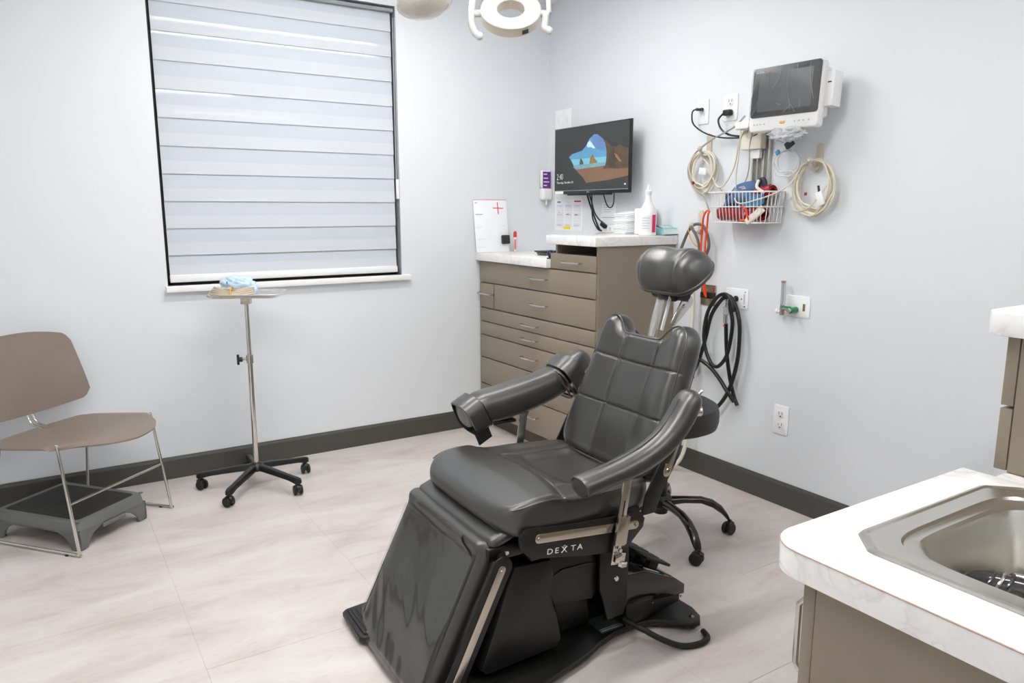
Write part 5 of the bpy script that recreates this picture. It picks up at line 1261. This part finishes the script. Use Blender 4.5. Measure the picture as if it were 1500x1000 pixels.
poly([(690, 498), (720, 520), (760, 590), (735, 585), (705, 540)], .0028, 'cave_picture', scrm('screen_cave_light', (138, 104, 64), .25, 40))
a_, b_ = SP(112, 748)
M_TXT = mat('screen_text', (240, 240, 240), .3, emit=(.5, None))
text_mesh('2:40', .052, 'lettering', M_TXT, scr, T(a_, b_, .0016), xs=.74, thin=.0016)
a_, b_ = SP(112, 787); text_mesh('Thursday, October 24', .0190, 'lettering', M_TXT, scr, T(a_, b_, .0016), xs=.98, thin=.0005)
g = G(); g.box(.305, .315, -.150, -.142, .0013, .0018); g.build('status_icon', M_TXT, scr)
text_mesh('DELL', .012, 'lettering', M_GREYI, tv, T(-.03, -THt / 2 + .006, .0006))
G().box(-.345, -.26, -THt / 2 + .001, -THt / 2 + .018, .0, .0012).build('sticker', M_PAPER, tv)
G().box(-TWd / 2 + .006, TWd / 2 - .016, -THt / 2 + .0195, -THt / 2 + .0215, 0, .0015).build('chin_line', M_GREYI, tv)
g = G(); g.box(-.23, .18, -THt / 2 - .008, -THt / 2 + .001, -.022, -.006, bev=.003); g.build('lower_bar', M_BLACKP, tv)
g = G(); g.box(-.06, .06, -.06, .06, -.104, -.0305, bev=.004); g.build('wall_mount', M_BLACKP, tv)
cable([(3.51, 1.45, .085), (3.505, 1.40, .07), (3.495, 1.34, .05), (3.47, 1.28, .04), (3.45, 1.245, .035), (3.435, 1.2345, .03)], .0052, M_CABLEB, 'black monitor cable hanging down to the worktop, left strand')
cable([(3.49, 1.45, .085), (3.49, 1.40, .065), (3.485, 1.34, .045), (3.46, 1.30, .03), (3.44, 1.285, .02)], .0042, M_CABLEB, 'thinner black monitor cable to the wall box, middle strand')
cable([(3.465, 1.45, .085), (3.475, 1.40, .075), (3.488, 1.33, .06), (3.480, 1.29, .055), (3.45, 1.25, .05), (3.43, 1.2345, .045)], .0040, M_CABLEB, 'black monitor cable hanging down to the worktop, right strand')
cable([(3.36, 1.45, .085), (3.355, 1.41, .075), (3.335, 1.375, .07), (3.305, 1.370, .07), (3.28, 1.395, .075), (3.265, 1.45, .085)], .0035, M_CABLEB, 'short black cable loop hanging under the computer monitor')
g = G(T(XW - .018, 3.435, 1.268) @ RX(.5)); g.box(-.012, .012, -.024, .02, -.011, .011, bev=.004)
tag(g.build('cable_plug', M_BLACKP), 'black plug lying against the wall below the computer monitor', 'plug')

# small plates above the screen corner, papers, power box
for y_, w_ in ((3.905, .09), (3.82, .10)):
    t = plate(y_, 1.905, w_ * .85, .115, 'white wall plate above the screen in the room corner, %s of the pair' % ('left' if y_ > 3.87 else 'right'), 'wall plate')
    G().box(-.012, .012, -.02, .02, .006, .0072, bev=.0005).build('insert', M_WHITEP, t)
pp_ = thingM('wall_poster', 'white chart with three columns and a yellow mark taped below the screen', 'poster', on_right(3.800, 1.322))
G().box(-.145, .145, -.094, .10, .0003, .0012).build('sheet', M_PAPER, pp_)
def blk(x0, x1, y0, y1, m, par, z=.0013): G().box(x0, x1, y0, y1, z, z + .0004).build('print_mark', m, par, smooth=False)
for k in range(3):
    x0 = -.125 + k * .090
    blk(x0, x0 + .072, -.072, .070, M_LGREYI, pp_)
    for q in range(7): blk(x0 + .005, x0 + .055 + .008 * (q % 2), .055 - q * .018 - (.01 if q > 3 else 0), .0585 - q * .018 - (.01 if q > 3 else 0), M_GREYI if q % 3 == 0 else M_PAPER, pp_, .0018)
blk(-.118, -.082, .076, .086, M_BLUEI, pp_); blk(.060, .125, .080, .089, M_RED, pp_); blk(-.020, .02, .078, .084, M_LGREYI, pp_)
blk(-.105, -.088, .016, .021, M_GREYI, pp_, .0019); blk(-.018, .006, .004, .009, M_RED, pp_, .0019); blk(.066, .095, .000, .006, M_OLIVE, pp_, .0019); blk(-.050, .022, -.086, -.068, M_YEL, pp_, .0019)
G().box(-.15, .14, .101, .135, .0003, .004, bev=.001).build('top_sheet', M_WHITEP, pp_)
p2 = thingM('paper_notice', 'small white notice taped to the wall behind the paper rolls, upper of two', 'notice', on_right(3.410, 1.362))
G().box(-.064, .064, -.030, .036, .0003, .001).build('sheet', M_PAPER, p2)
for q in range(4): blk(-.05, .04 - .02 * (q % 2), .020 - q * .013, .0225 - q * .013, M_GREYI, p2, .0011)
p2 = thingM('paper_notice', 'small white card with a blue line taped below the upper notice', 'notice', on_right(3.412, 1.302))
G().box(-.066, .066, -.027, .030, .0012, .002).build('sheet', M_PAPER, p2); blk(-.056, .056, .008, .012, mat('pale_violet_ink', (168, 172, 214), .6, vary=.03), p2, .0021)
t = plate(3.432, 1.249, .155, .044, 'white horizontal outlet strip on the wall just above the raised worktop', 'power outlet'); receptacle(t, .045, .0, .75)

# hand sanitiser bottle dispenser
sb_ = thing('soap_dispenser', 'white wall dispenser with purple label in the corner left of the screen', 'dispenser'); sb_.matrix_basis = on_back(2.790, 1.515) @ T(0, 0, .015) @ Matrix.Diagonal((.85, 1, 1, 1))
G().box(-.040, .040, -.025, .088, -.010, .022, bev=.012, seg=3).build('bottle', M_WHITEP, sb_)
G().box(-.035, .035, -.022, .078, .0222, .0230).build('label_panel', M_PURPLE, sb_)
for y_ in (.060, .035, .012, -.010): G().box(-.028, .012 + .012 * math.sin(y_ * 90), y_, y_ + .006, .0231, .0234).build('print_mark', M_PAPER, sb_)
G().box(-.042, .042, -.098, -.026, -.014, .040, bev=.012, seg=3).build('dispenser_head', M_WHITEP, sb_)
g = G(); g.cyl((0, -.128, .020), (0, -.097, .020), .006, .009, seg=14); g.build('nozzle', M_WHITEP, sb_)

# ================================================================== ITEMS ON THE WORKTOPS
HZT, LZT = 1.2267, 1.0977
# towels / wipes
wp = thing('wipes_stack', 'thick stack of folded white wipes on the raised worktop left of the tall roll', 'wipes', (2.742, 3.140, HZT)); random.seed(9)
for k in range(12):
    hx_, hy_ = .054 + random.uniform(-.003, .003), .058 + random.uniform(-.003, .003)
    M = T(random.uniform(-.003, .003), random.uniform(-.003, .003), .0005 + k * .0098) @ RZ(random.uniform(-.05, .05) - .1) @ RY(-.012 * k)
    G(M).box(-hx_, hx_, -hy_, hy_, 0, .0092, bev=.004).build('folded_wipe', M_PAPER, wp)
rl_ = thing('paper_roll', 'plain white paper towel roll standing on the raised worktop beside the spray bottle', 'paper roll', (2.762, 3.022, HZT))
G().lathe([(.018, .001), (.054, .001), (.058, .004), (.058, .132), (.054, .136), (.020, .136), (.018, .132), (.018, .001)], 48).build('roll', M_PAPER, rl_)
bt = thing('spray_bottle', 'white squeeze bottle with magenta label strip on the raised worktop', 'bottle', (2.672, 2.908, HZT))
G().lathe([(0, 0), (.041, 0), (.045, .004), (.045, .105), (.044, .115), (.037, .132), (.027, .155), (.018, .172), (.0155, .185), (.0155, .205), (.0175, .207), (.0175, .224), (.0155, .2265), (.006, .228), (0, .228)], 40).build('body', mat('bottle_white', (240, 242, 242), .3, coat=.2), bt)
G().lathe([(0, .228), (.009, .228), (.0085, .238), (.004, .252), (.004, .256), (0, .257)], 20).build('cap', M_WHITEP, bt)
def curved_label(R, z0_, z1_, a0_, a1_, nm, m, par):
    n = 14; vs = [(R * math.cos(a0_ + (a1_ - a0_) * i / n), R * math.sin(a0_ + (a1_ - a0_) * i / n), z) for i in range(n + 1) for z in (z0_, z1_)]
    G().add(vs, [(2 * i, 2 * i + 2, 2 * i + 3, 2 * i + 1) for i in range(n)]).build(nm, m, par)
curved_label(.0454, .018, .100, 3.15, 4.45, 'paper_label', M_LGREYI, bt); curved_label(.0454, .016, .105, 4.50, 5.05, 'label_strip', M_PINK, bt)
for q in range(5): curved_label(.0456, .035 + q * .013, .038 + q * .013, 3.3, 4.2 - .1 * (q % 2), 'print_mark', M_GREYI, bt)
cpk = thing('tissue_pack', 'open pack of teal wipes behind the spray bottle at the end of the raised worktop', 'wipes pack', (2.775, 2.900, HZT))
G(RZ(.1)).box(-.05, .05, -.052, .052, .0005, .040, bev=.006).build('pack', M_TEALT, cpk)
G(RZ(.1)).add([(-.05, .052, .041), (.05, .052, .041), (.05, .0, .050), (-.05, .0, .052), (-.055, -.05, .035), (.052, -.058, .03), (-.058, -.060, .006), (.055, -.062, .006)], [(0, 1, 2, 3), (3, 2, 5, 4), (4, 5, 7, 6)]).build('film_flap', mat('silver_film', (225, 235, 236), .25, .3, bump=.5, bscale=60, vary=.06), cpk)

# clipboard calendar on lower worktop
bd = thing('notice_board', 'white board with a red cross standing on the low worktop against the window wall', 'sign'); bd.matrix_basis = T(2.385, 3.972, LZT + .0008) @ RX(math.radians(-7)) @ basis((0, 0, 0), (1, 0, 0), (0, 0, 1), (0, -1, 0))
G().box(-.118, .118, 0, .322, -.004, .0, bev=.001).build('board', M_PAPER, bd)
blk(-.118, .118, .317, .322, mat('pale_red_ink', (226, 160, 160), .6, vary=.03), bd, .0002)
def bar(p0, p1, w_, m, nm='red_cross'):
    d = (Vector(p1) - Vector(p0)).normalized(); n = Vector((-d.y, d.x)) * w_ / 2; P = [Vector(p0) + n, Vector(p1) + n, Vector(p1) - n, Vector(p0) - n]; G().prism([(p.x, p.y) for p in P], .0004, .0010).build(nm, m, bd)
bar((.052, .305), (.054, .232), .0055, M_RED); bar((.018, .270), (.092, .268), .0050, M_RED)
for y_, L in ((.298, .016), (.228, .05), (.150, .04), (.078, .06), (.03, .055)): blk(-.108, -.108 + L, y_, y_ + .006, M_LGREYI if y_ < .22 else M_GREYI, bd, .0003)
blk(.075, .10, .160, .164, M_LGREYI, bd, .0003)
o = G(bd.matrix_basis).box(.062, .117, .048, .102, .0006, .022, bev=.006, seg=3).build('magnet_eraser', M_MATBLK); tag(o, 'square black magnetic eraser on the lower corner of the white board', 'eraser')
mk = thing('marker_pen', 'red capped marker pen standing upright beside the white board', 'marker pen', (2.545, 3.972, LZT + .0008))
G().lathe([(0, 0), (.008, 0), (.009, .002), (.009, .088), (0, .088)], 20).build('barrel', M_PAPER, mk); G().lathe([(0, .088), (.0105, .088), (.0105, .112), (.009, .121), (.004, .126), (0, .1265)], 20).build('cap', M_RED, mk)
curved_label(.0092, .012, .076, 3.6, 4.9, 'print_mark', mat('pale_red_print', (222, 110, 110), .5, vary=.05), mk)
# dark flat dish and small black ball object by the tower
ds = thing('black_mouse', 'dark grey curved tray lying on the low worktop against the raised end', 'tray', (2.525, 3.50, LZT))
ds.name = 'desk_tray'
rings = [[(p[0], p[1], z) for p in sup(w_, h_, 2.6)] for w_, h_, z in ((.060, .125, .0005), (.072, .148, .003), (.075, .155, .014), (.072, .152, .015), (.066, .142, .010), (.05, .11, .008))]
g = G(); g.loft(rings); g.build('dish', mat('dark_grey_plastic', (66, 66, 66), .4, bump=.1, vary=.04), ds)
g = G(); g.box(-.065, .065, .02, .135, .0160, .024, bev=.004); g.build('inner_pad', M_BLACKP, ds)
bs_ = thing('webcam_ball', 'small black ball-shaped device with a painted purple glint at the end of the low worktop', 'device', (2.335, 3.292, LZT))
G().lathe([(0, .0005), (.020, .0005), (.021, .004), (.010, .008), (0, .009)], 24).build('foot', M_BLACKP, bs_); G().sphere((0, 0, .026), .020, 24).build('ball', M_BLACKG, bs_)
G(T(0, 0, .026)).lathe([(0, .0), (.008, .0), (.006, .002), (0, .003)], 18, M=basis(Vector((-.6, -.75, .25)).normalized() * .0196, Vector((.78, -.62, 0)), Vector((.1, .2, .97)), Vector((-.6, -.75, .25)).normalized())).build('lens', M_PURPLE, bs_)  # glint on the ball put in as a purple coloured disc
